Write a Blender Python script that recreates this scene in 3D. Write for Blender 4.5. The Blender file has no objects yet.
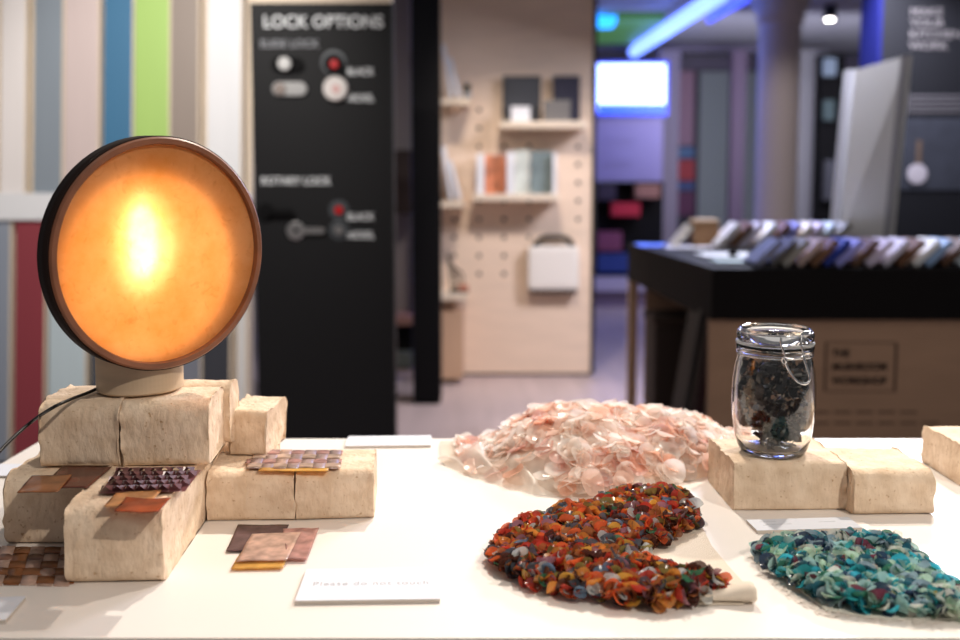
import bpy, bmesh, math, random
from mathutils import Vector, Matrix, noise, Euler
R = math.radians
scene = bpy.context.scene
COL = scene.collection
T = 0.9                      # table top height
EYE = Vector((0, 0, T + 0.40))
F = 950.0
CX, CY = 480.0, 268.0
PITCH = R(5.0)
FW = Vector((0, math.cos(PITCH), -math.sin(PITCH)))
UP = Vector((0, math.sin(PITCH), math.cos(PITCH)))

def ray(px, py):
    return FW + Vector((1, 0, 0)) * ((px - CX) / F) + UP * ((CY - py) / F)
def P(px, py, z):            # where the sight line meets height z
    d = ray(px, py); return EYE + d * ((z - EYE.z) / d.z)
def D(px, py, y):            # where the sight line meets depth y
    d = ray(px, py); return EYE + d * (y / d.y)
def lin(r, g, b):
    f = lambda c: (c / 255 / 12.92) if c / 255 <= .04045 else ((c / 255 + .055) / 1.055) ** 2.4
    return (f(r), f(g), f(b), 1)

# ---------------------------------------------------------------- materials
def mat(name, col, rough=.6, metal=0, bump=0, bscale=60, var=0, vscale=6, stretch=(1, 1, 1), emis=0, spec=.5, alpha=1):
    m = bpy.data.materials.new(name); m.use_nodes = True
    nt = m.node_tree; n = nt.nodes; b = n['Principled BSDF']
    b.inputs['Base Color'].default_value = col; b.inputs['Roughness'].default_value = rough
    b.inputs['Metallic'].default_value = metal; b.inputs['Specular IOR Level'].default_value = spec
    b.inputs['Alpha'].default_value = alpha
    if emis:
        b.inputs['Emission Color'].default_value = col; b.inputs['Emission Strength'].default_value = emis
    if var or bump:
        tc = n.new('ShaderNodeTexCoord'); mp = n.new('ShaderNodeMapping'); mp.inputs['Scale'].default_value = stretch
        nt.links.new(tc.outputs['Object'], mp.inputs['Vector'])
    if var:
        t = n.new('ShaderNodeTexNoise'); t.inputs['Scale'].default_value = vscale; t.inputs['Detail'].default_value = 5
        nt.links.new(mp.outputs[0], t.inputs['Vector'])
        r = n.new('ShaderNodeValToRGB'); c = col
        r.color_ramp.elements[0].position = .3; r.color_ramp.elements[1].position = .72
        r.color_ramp.elements[0].color = (c[0] * (1 - var), c[1] * (1 - var), c[2] * (1 - var), 1)
        r.color_ramp.elements[1].color = (min(1, c[0] * (1 + var)), min(1, c[1] * (1 + var)), min(1, c[2] * (1 + var)), 1)
        nt.links.new(t.outputs['Fac'], r.inputs['Fac']); nt.links.new(r.outputs['Color'], b.inputs['Base Color'])
    if bump:
        t = n.new('ShaderNodeTexNoise'); t.inputs['Scale'].default_value = bscale; t.inputs['Detail'].default_value = 6
        nt.links.new(mp.outputs[0], t.inputs['Vector'])
        bp = n.new('ShaderNodeBump'); bp.inputs['Strength'].default_value = bump; bp.inputs['Distance'].default_value = .003
        nt.links.new(t.outputs['Fac'], bp.inputs['Height']); nt.links.new(bp.outputs[0], b.inputs['Normal'])
    return m

def film(name, col, rough=.22, trans=.42, clear=.2, var=.35, vscale=40):
    """thin gelatin-like sheet: gloss + light through it"""
    m = bpy.data.materials.new(name); m.use_nodes = True
    nt = m.node_tree; n = nt.nodes; b = n['Principled BSDF']; out = n['Material Output']
    b.inputs['Roughness'].default_value = rough; b.inputs['Specular IOR Level'].default_value = 1.0
    tc = n.new('ShaderNodeTexCoord'); t = n.new('ShaderNodeTexNoise'); t.inputs['Scale'].default_value = vscale
    nt.links.new(tc.outputs['Object'], t.inputs['Vector'])
    r = n.new('ShaderNodeValToRGB'); r.color_ramp.elements[0].position = .3; r.color_ramp.elements[1].position = .7
    c = col
    r.color_ramp.elements[0].color = (c[0] * (1 - var), c[1] * (1 - var), c[2] * (1 - var), 1)
    r.color_ramp.elements[1].color = (min(1, c[0] * (1 + var)), min(1, c[1] * (1 + var)), min(1, c[2] * (1 + var)), 1)
    nt.links.new(t.outputs['Fac'], r.inputs['Fac'])
    nt.links.new(r.outputs['Color'], b.inputs['Base Color'])
    tl = n.new('ShaderNodeBsdfTranslucent'); nt.links.new(r.outputs['Color'], tl.inputs['Color'])
    tp = n.new('ShaderNodeBsdfTransparent'); tp.inputs['Color'].default_value = (min(1, c[0] * .6 + .4), min(1, c[1] * .6 + .4), min(1, c[2] * .6 + .4), 1)
    m1 = n.new('ShaderNodeMixShader'); m1.inputs[0].default_value = trans
    nt.links.new(b.outputs[0], m1.inputs[1]); nt.links.new(tl.outputs[0], m1.inputs[2])
    m2 = n.new('ShaderNodeMixShader'); m2.inputs[0].default_value = clear
    nt.links.new(m1.outputs[0], m2.inputs[1]); nt.links.new(tp.outputs[0], m2.inputs[2])
    nt.links.new(m2.outputs[0], out.inputs['Surface'])
    return m

def glass(name, col=(1, 1, 1, 1), rough=0.0, ior=1.45):
    m = bpy.data.materials.new(name); m.use_nodes = True
    b = m.node_tree.nodes['Principled BSDF']
    b.inputs['Base Color'].default_value = col; b.inputs['Roughness'].default_value = rough
    b.inputs['Transmission Weight'].default_value = 1; b.inputs['IOR'].default_value = ior
    return m

# ---------------------------------------------------------------- object helpers
def link(name, me, parent=None):
    o = bpy.data.objects.new(name, me); COL.objects.link(o)
    if parent: o.parent = parent
    return o
def tag(o, label=None, cat=None, group=None, kind=None):
    if label: o['label'] = label
    if cat: o['category'] = cat
    if group: o['group'] = group
    if kind: o['kind'] = kind
    return o
def empty(name, loc, label, cat, group=None, rz=0):
    o = bpy.data.objects.new(name, None); COL.objects.link(o)
    o.location = loc; o.rotation_euler = (0, 0, rz); o.empty_display_size = .05
    return tag(o, label, cat, group)
def bm_obj(name, bm, m, parent=None, smooth=False, world=False):
    me = bpy.data.meshes.new(name); bmesh.ops.recalc_face_normals(bm, faces=bm.faces[:]); bm.to_mesh(me); bm.free()
    for mm in (m if isinstance(m, (list, tuple)) else [m]): me.materials.append(mm)
    if smooth:
        for p in me.polygons: p.use_smooth = True
    o = link(name, me, parent)
    if parent and world:
        o.matrix_parent_inverse = inv(parent)
    return o
def inv(p):
    return Matrix.LocRotScale(p.location, p.rotation_euler, p.scale).inverted()
def add_box(bm, c, s, rot=None, bev=0):
    g = bmesh.ops.create_cube(bm, size=1)
    vs = g['verts']
    M = Matrix.Translation(Vector(c)) @ (rot.to_4x4() if rot else Matrix()) @ Matrix.Diagonal((s[0], s[1], s[2], 1))
    for v in vs: v.co = M @ v.co
    if bev:
        es = list({e for v in vs for e in v.link_edges})
        bmesh.ops.bevel(bm, geom=es, offset=bev, segments=2, affect='EDGES', profile=.7)
def box(name, c, s, m, parent=None, bev=0, rot=None, world=True):
    bm = bmesh.new(); add_box(bm, (0, 0, 0), s, None, bev)
    o = bm_obj(name, bm, m, parent)
    o.location = c
    if rot: o.rotation_euler = rot
    if parent and world: o.matrix_parent_inverse = inv(parent)
    return o
def px_box(name, x0, y0, x1, y1, Y, dep, m, parent=None, bev=0):
    """upright box whose front face (at depth Y) spans a rectangle of the picture"""
    a = D(x0, y0, Y); b = D(x1, y1, Y)
    return box(name, ((a.x + b.x) / 2, Y + dep / 2, (a.z + b.z) / 2), (abs(b.x - a.x), dep, abs(a.z - b.z)), m, parent, bev)
def add_lathe(bm, prof, n=64, cap=False, at=(0, 0, 0)):
    rings = []
    for r, z in prof:
        if r < 1e-6: rings.append([bm.verts.new((at[0], at[1], at[2] + z))])
        else: rings.append([bm.verts.new((at[0] + r * math.cos(2 * math.pi * k / n), at[1] + r * math.sin(2 * math.pi * k / n), at[2] + z)) for k in range(n)])
    for a, b in zip(rings, rings[1:]):
        for k in range(n):
            k2 = (k + 1) % n
            if len(a) == 1 and len(b) == 1: continue
            if len(a) == 1: bm.faces.new((a[0], b[k], b[k2]))
            elif len(b) == 1: bm.faces.new((a[k], b[0], a[k2]))
            else: bm.faces.new((a[k], b[k], b[k2], a[k2]))
def lathe(name, prof, m, parent=None, n=64, loc=(0, 0, 0), rot=None, smooth=True):
    bm = bmesh.new(); add_lathe(bm, prof, n); o = bm_obj(name, bm, m, parent, smooth)
    o.location = loc
    if rot: o.rotation_euler = rot
    return o
def tube(name, pts, r, m, parent=None, n=10, world=False):
    """swept round bar along a smoothed line of points"""
    pts = [Vector(p) for p in pts]
    dense = []
    for i in range(len(pts) - 1):
        p0 = pts[max(i - 1, 0)]; p1 = pts[i]; p2 = pts[i + 1]; p3 = pts[min(i + 2, len(pts) - 1)]
        for k in range(6):
            t = k / 6
            dense.append(.5 * ((2 * p1) + (p2 - p0) * t + (2 * p0 - 5 * p1 + 4 * p2 - p3) * t * t + (3 * p1 - p0 - 3 * p2 + p3) * t ** 3))
    dense.append(pts[-1])
    bm = bmesh.new(); rings = []
    up = Vector((.13, .2, 1)).normalized()
    for i, p in enumerate(dense):
        d = (dense[min(i + 1, len(dense) - 1)] - dense[max(i - 1, 0)]).normalized()
        a = d.cross(up)
        if a.length < 1e-3: a = d.cross(Vector((1, 0, 0)))
        a.normalize(); b = d.cross(a).normalized(); up = -b if b.dot(up) < 0 else b
        a = d.cross(up).normalized()
        rings.append([bm.verts.new(p + (a * math.cos(2 * math.pi * k / n) + up * math.sin(2 * math.pi * k / n)) * r) for k in range(n)])
    for A, B in zip(rings, rings[1:]):
        for k in range(n): bm.faces.new((A[k], A[(k + 1) % n], B[(k + 1) % n], B[k]))
    bm.faces.new(rings[0]); bm.faces.new(rings[-1])
    o = bm_obj(name, bm, m, parent, True)
    if parent and world: o.matrix_parent_inverse = inv(parent)
    return o
def letters(name, body, px, py, h_px, Y, m, parent, stretch=1.0, off=.002, align='LEFT', lines=1.0, bold=.012):
    """raised lettering standing on a face at depth Y; (px, py) is the left baseline, h_px the capital height"""
    cu = bpy.data.curves.new(name, 'FONT'); cu.body = body; cu.extrude = .0008; cu.align_x = align; cu.space_line = lines
    cu.size = 1; cu.offset = bold
    tmp = bpy.data.objects.new(name, cu); COL.objects.link(tmp)
    me = bpy.data.meshes.new_from_object(tmp.evaluated_get(bpy.context.evaluated_depsgraph_get()))
    bpy.data.objects.remove(tmp)
    a = D(px, py, Y); s = (D(px, py - h_px, Y) - a).length / .72
    me.transform(Matrix.Translation(Vector((a.x, Y - off, a.z))) @ Matrix.Rotation(R(90), 4, 'X') @ Matrix.Diagonal((s * stretch, s, 1, 1)))
    me.materials.clear(); me.materials.append(m)
    o = link(name, me, parent)
    if parent: o.matrix_parent_inverse = inv(parent)
    return o
def fbm(v, s): return noise.fractal(Vector(v) * s, 1.0, 2.0, 4)

# ---------------------------------------------------------------- palette
clay = None
def brick_mat():
    m = bpy.data.materials.new('pressed_clay_fibre'); m.use_nodes = True
    nt = m.node_tree; n = nt.nodes; b = n['Principled BSDF']; b.inputs['Roughness'].default_value = .92; b.inputs['Specular IOR Level'].default_value = .15
    tc = n.new('ShaderNodeTexCoord')
    t = n.new('ShaderNodeTexNoise'); t.inputs['Scale'].default_value = 45; t.inputs['Detail'].default_value = 8
    nt.links.new(tc.outputs['Object'], t.inputs['Vector'])
    r = n.new('ShaderNodeValToRGB'); r.color_ramp.elements[0].position = .28; r.color_ramp.elements[1].position = .7
    r.color_ramp.elements[0].color = (.71, .53, .37, 1); r.color_ramp.elements[1].color = (.90, .73, .56, 1)
    nt.links.new(t.outputs['Fac'], r.inputs['Fac'])
    # dark specks
    v = n.new('ShaderNodeTexNoise'); v.inputs['Scale'].default_value = 220; v.inputs['Detail'].default_value = 2
    nt.links.new(tc.outputs['Object'], v.inputs['Vector'])
    r2 = n.new('ShaderNodeValToRGB'); r2.color_ramp.elements[0].position = .24; r2.color_ramp.elements[1].position = .36
    r2.color_ramp.elements[0].color = (.66, .54, .42, 1); r2.color_ramp.elements[1].color = (1, 1, 1, 1)
    nt.links.new(v.outputs['Fac'], r2.inputs['Fac'])
    mx = n.new('ShaderNodeMix'); mx.data_type = 'RGBA'; mx.blend_type = 'MULTIPLY'; mx.inputs[0].default_value = 1
    nt.links.new(r.outputs[0], mx.inputs[6]); nt.links.new(r2.outputs[0], mx.inputs[7]); nt.links.new(mx.outputs[2], b.inputs['Base Color'])
    w = n.new('ShaderNodeTexNoise'); w.inputs['Scale'].default_value = 160; w.inputs['Detail'].default_value = 6
    mp = n.new('ShaderNodeMapping'); mp.inputs['Scale'].default_value = (1, 1, .45)
    nt.links.new(tc.outputs['Object'], mp.inputs['Vector']); nt.links.new(mp.outputs[0], w.inputs['Vector'])
    w2 = n.new('ShaderNodeTexNoise'); w2.inputs['Scale'].default_value = 32; w2.inputs['Detail'].default_value = 3
    nt.links.new(tc.outputs['Object'], w2.inputs['Vector'])
    ad = n.new('ShaderNodeMath'); ad.operation = 'ADD'; nt.links.new(w.outputs['Fac'], ad.inputs[0]); nt.links.new(w2.outputs['Fac'], ad.inputs[1])
    bp = n.new('ShaderNodeBump'); bp.inputs['Strength'].default_value = .6; bp.inputs['Distance'].default_value = .0035
    nt.links.new(ad.outputs[0], bp.inputs['Height']); nt.links.new(bp.outputs[0], b.inputs['Normal'])
    return m
CLAY = brick_mat()
M = dict(
    tabletop=mat('white_laminate', (.83, .78, .73, 1), .45, var=.02, vscale=3),
    tablebase=mat('grey_table_edge', lin(170, 160, 150), .6),
    card=mat('white_card', (.74, .77, .84, 1), .7),
    card_edge=mat('card_core', lin(205, 195, 185), .8),
    ink=mat('pale_grey_ink', lin(172, 174, 180), .7),
    maple=mat('pale_turned_wood', (.62, .47, .32, 1), .5, var=.12, vscale=8, stretch=(1, 1, 9)),
    black=mat('black_lacquer', lin(24, 24, 26), .55),
    matt=mat('soft_black', lin(6, 5, 7), .8, spec=.2),
    white=mat('white_board', lin(238, 238, 240), .6),
    cream=mat('cream_birch_edge', lin(232, 214, 190), .6, var=.05, vscale=5),
    ply=mat('birch_plywood', lin(236, 210, 184), .6, var=.06, vscale=3, stretch=(1, 1, 6)),
    plydark=mat('plain_plywood', lin(196, 160, 130), .6, var=.06, vscale=3),
    hole=mat('peg_hole_dark', lin(70, 50, 40), .9),
    steel=mat('bright_wire', (.75, .75, .76, 1), .18, 1),
    chrome=mat('brushed_nickel', (.62, .61, .6, 1), .3, 1),
    cord=mat('black_cord', lin(14, 12, 12), .5),
    letter=mat('white_lettering', lin(235, 238, 240), .6),
)

# ================================================================= SETTING
def struct(o, label): return tag(o, label, None, None, 'structure')
fl = mat('grey_floorboards', lin(168, 150, 146), .45, var=.10, vscale=2, stretch=(8, .6, 1), bump=.1)
box('floor', (1.5, 5, -.05), (14, 18, .1), fl)['kind'] = 'structure'
ceil = mat('blue_grey_ceiling', lin(176, 176, 186), .8)
box('ceiling', (3.5, 8.6, 3.05), (9, 8.4, .1), ceil)['kind'] = 'structure'
wallm = mat('grey_green_wall', lin(150, 158, 160), .8)
box('wall_back', (3, 12.6, 1.5), (12, .1, 3), wallm)['kind'] = 'structure'
beamm = mat('mauve_paint', lin(96, 90, 108), .7)
box('trim_1', (3.3, 12.45, 2.86), (9, .2, .18), beamm)['kind'] = 'structure'
px_box('trim_2', 595, 44, 790, 52, 11.4, .15, beamm)['kind'] = 'structure'
# wooden stripes of wall panelling behind the posts
for i, (x0, x1, cname, c) in enumerate([(660, 676, 'mauve_post', lin(120, 112, 128)), (733, 741, 'mauve_jamb', lin(98, 82, 102)), (797, 822, 'grey_pier', lin(128, 126, 130))]):
    px_box('trim_%d' % (i + 3), x0, 50, x1, 296, 11.0, .12, mat(cname, c, .8))['kind'] = 'structure'

# ================================================================= DISPLAY TABLE
a = Vector((-.69, .842)); 
tb = empty('display_table', (0.6, 1.18, 0), 'long white display table holding the bricks, lamp, jar and textiles', 'table')
far = P(400, 438.5, T).y; near = P(400, 638, T).y
box('tabletop', ((-.69 + 2.2) / 2, (near + far) / 2, T - .0125), (2.89, far - near, .025), M['tabletop'], tb, .001)
for i, x in enumerate((-.62, 2.1)):
    for y in (near + .07, far - .07):
        box('leg', (x, y, (T - .105) / 2), (.05, .05, T - .105), M['tablebase'], tb, .003)
box('apron', ((-.69 + 2.2) / 2, (near + far) / 2, T - .065), (2.80, far - near - .02, .08), M['tablebase'], tb)

# ================================================================= CLAY BRICKS
def brick(label, left, right, dep, h, z0=0, seed=0, r=.021, taper=0, name='clay_brick', cat='brick'):
    A = P(left[0], left[1], T + z0); B = P(right[0], right[1], T + z0)
    w = (B - A).length; ang = math.atan2(B.y - A.y, B.x - A.x)
    bm = bmesh.new(); bmesh.ops.create_cube(bm, size=1)
    bmesh.ops.subdivide_edges(bm, edges=bm.edges[:], cuts=38, use_grid_fill=True)
    so = Vector((seed * 7.3, seed * 3.1, seed * 1.7))
    rx = .0035
    for v in bm.verts:
        c = v.co
        t = Vector([math.sin(math.pi * max(-.5, min(.5, q))) / 2 for q in c])
        p = Vector((t.x * w, t.y * dep, t.z * h))
        # round the four long edges
        iy, iz = dep / 2 - r, h / 2 - r
        if p.z < 0: rr = r * .45
        else: rr = r
        iy, iz = dep / 2 - rr, h / 2 - rr
        qy = max(-iy, min(iy, p.y)); qz = max(-iz, min(iz, p.z))
        dv = Vector((0, p.y - qy, p.z - qz))
        if dv.length > rr: dv = dv.normalized() * rr
        # shape cube-corner region to a quarter circle
        if abs(p.y) > iy and abs(p.z) > iz:
            m_ = max(abs(p.y) - iy, abs(p.z) - iz)
            dd = Vector((0, p.y - qy, p.z - qz))
            if dd.length > 1e-9: dv = dd.normalized() * m_
        p = Vector((p.x, qy + dv.y, qz + dv.z))
        ex = abs(abs(p.x) - w / 2)
        s = so + p
        # waviness of hand-pressed faces
        big = noise.noise(s * 14) * .0022 + noise.noise(s * 40) * .0009
        fine = noise.noise(s * 130) * .0005
        nrm = Vector((c.x if abs(c.x) > .499 else 0, c.y if abs(c.y) > .499 else 0, c.z if abs(c.z) > .499 else 0))
        if nrm.length: nrm.normalize()
        if nrm.z < -.5: big = 0; fine = 0
        crumb = max(0, 1 - ex / .006)
        side = Vector((0, p.y / dep * 2, max(0, p.z / h * 2)))
        if side.length: side.normalize()
        p += nrm * (big + fine) + side * crumb * (noise.noise(s * 90) * .0036 + .0006)
        if abs(c.x) > .499:
            p.x += math.copysign(1, c.x) * (noise.noise(s * 28) * .0022 + noise.noise(s * 90) * .001 - .0008)
        p.x *= 1 + taper * (p.z / h + .5)
        if p.z < -h / 2 + .0004: p.z = max(p.z, -h / 2)
        v.co = p
    zmin = min(v.co.z for v in bm.verts)
    for v in bm.verts: v.co.z -= zmin
    o = bm_obj(name, bm, CLAY, None, True)
    fwd = Vector((-math.sin(ang), math.cos(ang), 0))
    mid = (A + B) / 2 + fwd * dep / 2
    o.location = (mid.x, mid.y, T + z0 + .0003); o.rotation_euler = (0, 0, ang)
    return tag(o, label, cat)
G1 = 'bricks of the left stack'
B_FRONT = brick('cream clay brick closest to the viewer, end-on with dark woven patch on top', (66, 585), (164, 583), .225, .079, seed=1)
B_LOW = brick('lower left clay brick carrying flat brown squares, left frame side', (5, 545), (95, 545), .165, .077, seed=2)
B_UL = brick('upper left clay brick in top layer under the lamp, black cord beside it', (40, 468), (120, 468), .102, .0755, .080, seed=3)
B_UR = brick('upper right clay brick in top layer under the lamp, above the dark woven patch', (122, 468), (210, 466), .098, .0745, .080, seed=4)
B_UB = brick('clay brick behind the top layer, mostly hidden behind the lamp base', (150, 444), (231, 444), .045, .0745, .080, seed=5)
B_BL = brick('clay brick at the back of the bottom layer, hidden under the rear top brick', (120, 497), (209, 497), .10, .079, 0, seed=6)
B_SM = brick('small tapered clay brick perched behind the low middle bricks', (229, 455), (266, 456), .085, .057, .060, seed=7, r=.008, taper=.12)
B_C1 = brick('low clay brick beside the left stack, left half of the pair', (207, 522), (294.5, 521), .108, .058, seed=8, r=.015)
B_C2 = brick('low clay brick at the right end of the pair, beside empty tabletop', (296, 521), (374, 519), .108, .058, seed=9, r=.015)
B_C3 = brick('low clay brick behind the middle pair, under the small tapered brick', (226, 484), (272, 484), .055, .0575, seed=10, r=.011)
B_J1 = brick('clay brick with the glass jar standing on it', (733, 511), (846, 510), .118, .060, seed=11, r=.009)
B_J2 = brick('clay brick right of the jar, nothing on it', (853, 516), (933, 515), .118, .055, seed=12, r=.018)
J3A = P(925, 462, T); J3B = P(959, 487, T)
B_J3 = brick('clay brick cut off by the right picture edge', (959, 487), (1045, 487), (J3A.y - J3B.y), .054, seed=13, r=.009)
B_J3.location.x += .003

# ================================================================= LAMP
lx, ly = P(137, 391, T + .157).x, P(137, 391, T + .157).y + .012
LZ = T + .1582
lamp = empty('disc_lamp', (lx, ly, LZ), 'glowing round amber disc lamp on a pale wooden drum base', 'lamp')

skin = bpy.data.materials.new('amber_translucent_skin'); skin.use_nodes = True
nt = skin.node_tree; n = nt.nodes; b = n['Principled BSDF']
b.inputs['Roughness'].default_value = .45
tc = n.new('ShaderNodeTexCoord'); t = n.new('ShaderNodeTexNoise'); t.inputs['Scale'].default_value = 14; t.inputs['Detail'].default_value = 9; t.inputs['Roughness'].default_value = .65
nt.links.new(tc.outputs['Object'], t.inputs['Vector'])
r = n.new('ShaderNodeValToRGB'); r.color_ramp.elements[0].position = .32; r.color_ramp.elements[1].position = .62
r.color_ramp.elements[0].color = (.84, .39, .10, 1); r.color_ramp.elements[1].color = (.96, .55, .23, 1)
nt.links.new(t.outputs['Fac'], r.inputs['Fac'])
v = n.new('ShaderNodeTexNoise'); v.inputs['Scale'].default_value = 60; v.inputs['Detail'].default_value = 4; v.inputs['Distortion'].default_value = 1.5
nt.links.new(tc.outputs['Object'], v.inputs['Vector'])
r2 = n.new('ShaderNodeValToRGB'); r2.color_ramp.elements[0].position = .28; r2.color_ramp.elements[1].position = .42
r2.color_ramp.elements[0].color = (.90, .83, .76, 1); r2.color_ramp.elements[1].color = (1, 1, 1, 1)
nt.links.new(v.outputs['Fac'], r2.inputs['Fac'])
mx = n.new('ShaderNodeMix'); mx.data_type = 'RGBA'; mx.blend_type = 'MULTIPLY'; mx.inputs[0].default_value = 1
nt.links.new(r.outputs[0], mx.inputs[6]); nt.links.new(r2.outputs[0], mx.inputs[7])
nt.links.new(mx.outputs[2], b.inputs['Base Color'])
tl = n.new('ShaderNodeBsdfTranslucent'); nt.links.new(mx.outputs[2], tl.inputs['Color'])
ms = n.new('ShaderNodeMixShader'); ms.inputs[0].default_value = .62
nt.links.new(b.outputs[0], ms.inputs[1]); nt.links.new(tl.outputs[0], ms.inputs[2]); nt.links.new(ms.outputs[0], n['Material Output'].inputs['Surface'])
rimm = film('copper_brown_leather', (.27, .095, .04, 1), .4, .15, 0, .25, 30)
cpx = D(153.5, 252.5, ly - .026)
AZ = R(49); TILT = R(2)
# local +Y is the disc's back, -Y its face
rotm = Matrix.Rotation(AZ, 4, 'Z') @ Matrix.Rotation(-TILT * -1, 4, 'X')
RAD = .1325; DEP = .025; REC = .005
def disc_part(name, prof, m, smooth=True):
    bm = bmesh.new(); add_lathe(bm, prof, 96)
    # lathe axis z -> -y
    Mx = Matrix.Rotation(R(90), 4, 'X')
    for v_ in bm.verts: v_.co = Mx @ v_.co
    o = bm_obj(name, bm, m, lamp, smooth)
    o.location = cpx - lamp.location
    o.rotation_euler = rotm.to_euler()
    return o
disc_part('shaded_wall', [(RAD, 0), (RAD + .0012, 0), (RAD + .0012, DEP - .001), (RAD, DEP - .001), (RAD, 0)], mat('shaded_wall_leather', lin(34, 20, 16), .7, spec=.2))  # shadow on the drum's outer wall, put into a near-black colour
rim = disc_part('rim', [(RAD, 0), (RAD, DEP), (RAD - .002, DEP + .002), (RAD - .0075, DEP + .002), (RAD - .0085, DEP), (RAD - .0085, 0), (RAD, 0)], rimm)
mod = rim.modifiers.new('b', 'EDGE_SPLIT'); mod.split_angle = R(40)
disc_part('diffuser', [(0, DEP - REC), (RAD - .0085, DEP - REC)], skin)
disc_part('back_cover', [(0, .0), (RAD - .002, .0), (RAD - .002, .003), (0, .003), (0, 0)], mat('back_leather', (.75, .45, .2, 1), .6))
def glow_disc(name, rx, rz, y, off, m):
    bm = bmesh.new(); vs_ = [bm.verts.new((rx * math.cos(2 * math.pi * k / 64), y, rz * math.sin(2 * math.pi * k / 64))) for k in range(64)]
    f = bm.faces.new(vs_); g_ = bmesh.ops.extrude_face_region(bm, geom=[f])
    for v_ in g_['geom']:
        if isinstance(v_, bmesh.types.BMVert): v_.co.y -= .001
    o = bm_obj(name, bm, m, lamp); o.location = cpx - lamp.location + rotm @ Vector(off); o.rotation_euler = rotm.to_euler(); return o
glow_disc('glow_fill_plate', .106, .106, -.0105, (-.013, 0, -.014), mat('warm_glow_fill', (1, .69, .36, 1), .5, emis=.88))  # added emitter, off centre so a darker crescent stays at upper right
glow_disc('hotspot_falloff', .038, .060, -.0118, (-.022, 0, .013), mat('warm_hotspot_falloff', (1, .90, .72, 1), .5, emis=1.7))  # added glowing ellipse around the core, shapes the hot spot's falloff
glow_disc('light_core', .018, .040, -.0130, (-.025, 0, .016), mat('hot_light_core', (1, .96, .9, 1), .5, emis=7))
cut = disc_part('cutter', [(0, -.0005), (RAD + .0005, -.0005), (RAD + .0005, .08), (0, .08)], M['maple'])
base = lathe('base', [(0, 0), (.0475, 0), (.0495, .002), (.0495, .050), (.0475, .052), (0, .052)], M['maple'], lamp)
bm_ = base.modifiers.new('notch', 'BOOLEAN'); bm_.object = cut; bm_.operation = 'DIFFERENCE'; bm_.solver = 'EXACT'
bpy.context.view_layer.update()
notched = bpy.data.meshes.new_from_object(base.evaluated_get(bpy.context.evaluated_depsgraph_get()))
base.modifiers.clear(); base.data = notched; bpy.data.objects.remove(cut)
for p_ in base.data.polygons: p_.use_smooth = False
cordp = [lamp.location + Vector((-.040, .02, .006)), P(92, 391, T + .1605), P(74, 398, T + .1605), P(54, 407, T + .1600), D(30, 423, 1.08), D(0, 451, ly - .11), D(-25, 485, ly - .16)]
cordp[-1].z = max(cordp[-1].z, T - .05)
tube('power_cord', cordp, .0019, M['cord'], lamp, 8, True)

# ================================================================= LABEL CARDS
def card(label, fl_, fr_, dep, thick=.004, lift=0, skew=0, text=None):
    A = P(fl_[0], fl_[1], T); B = P(fr_[0], fr_[1], T); ang = math.atan2(B.y - A.y, B.x - A.x)
    w = (B - A).length; fwd = Vector((-math.sin(ang), math.cos(ang), 0))
    mid = (A + B) / 2 + fwd * dep / 2
    o = empty('label_card', (mid.x, mid.y, T + .0003), label, 'card', None, ang)
    box('core', (0, 0, thick / 2 - .0002), (w, dep, thick - .0004), M['card_edge'], o, 0, None, False)
    box('face', (0, 0, thick - .0002), (w, dep, .0004), M['card'], o, 0, None, False)
    if text:
        cu = bpy.data.curves.new('lettering', 'FONT'); cu.body = text; cu.size = .0126; cu.extrude = .00005; cu.align_x = 'CENTER'; cu.space_character = 1.12
        tmp = bpy.data.objects.new('lettering', cu); COL.objects.link(tmp)
        me = bpy.data.meshes.new_from_object(tmp.evaluated_get(bpy.context.evaluated_depsgraph_get())); bpy.data.objects.remove(tmp)
        me.materials.clear(); me.materials.append(M['ink'])
        t_ = link('lettering', me, o); t_.location = (0, -.004, thick + .0001)
    return o, w, thick
card('white card reading Please do not touch, front of table', (295, 605), (440, 603), .075, text='Please do not touch')
card('blank white card lying near the far table edge left of pink textile', (345, 448.5), (431, 447.5), .055)
card('white card corner cut off at the lower left frame edge', (-60, 627), (6, 624), .05)
c, w, th = card('white card between the jar bricks and teal textile', (757, 534), (862, 531), .035)
for i, (x, y, l) in enumerate([(-.040, .009, .020), (-.030, .0, .032), (-.046, -.002, .007), (.03, .004, .02)]):
    box('fine_print', (x, y, th + .0001), (l, .0012, .0002), mat('faint_print', lin(205, 208, 214), .8), c, 0, None, False)
card('cream board strip lying at the far left table edge', (-30, 478), (26, 478), .055, .003)

# ================================================================= SHEETS AND TILES
def sheet(name, label, cat, corners, z, m, thick=.0008, curl=.002, seed=0, parent=None, n=14):
    """thin slightly buckled rectangle; corners are four picture points (near-left, near-right, far-right, far-left) on height z"""
    c4 = [P(x, y, T + z) for x, y in corners]
    cen = sum(c4, Vector()) / 4
    bm = bmesh.new(); g = []
    for j in range(n + 1):
        row = []
        for i in range(n + 1):
            u, v_ = i / n, j / n
            p = c4[0] * (1 - u) * (1 - v_) + c4[1] * u * (1 - v_) + c4[2] * u * v_ + c4[3] * (1 - u) * v_
            p = p - cen
            p.z = curl * (.5 + .5 * noise.noise(Vector((u * 2.2, v_ * 2.2, seed * 5.1)))) * (.3 + max(abs(u - .5), abs(v_ - .5)))
            row.append(bm.verts.new(p))
        g.append(row)
    for j in range(n):
        for i in range(n): bm.faces.new((g[j][i], g[j][i + 1], g[j + 1][i + 1], g[j + 1][i]))
    o = bm_obj(name, bm, m, None, True)
    md = o.modifiers.new('s', 'SOLIDIFY'); md.thickness = thick; md.offset = 1
    o.location = cen + Vector((0, 0, .0012))
    if label: tag(o, label, cat)
    return o
def tile(*a, **k): return sheet('material_tile', *a, **k)
mBrown = film('dark_red_brown_sheet', (.16, .045, .025, 1), .2, .25, .05)
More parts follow.
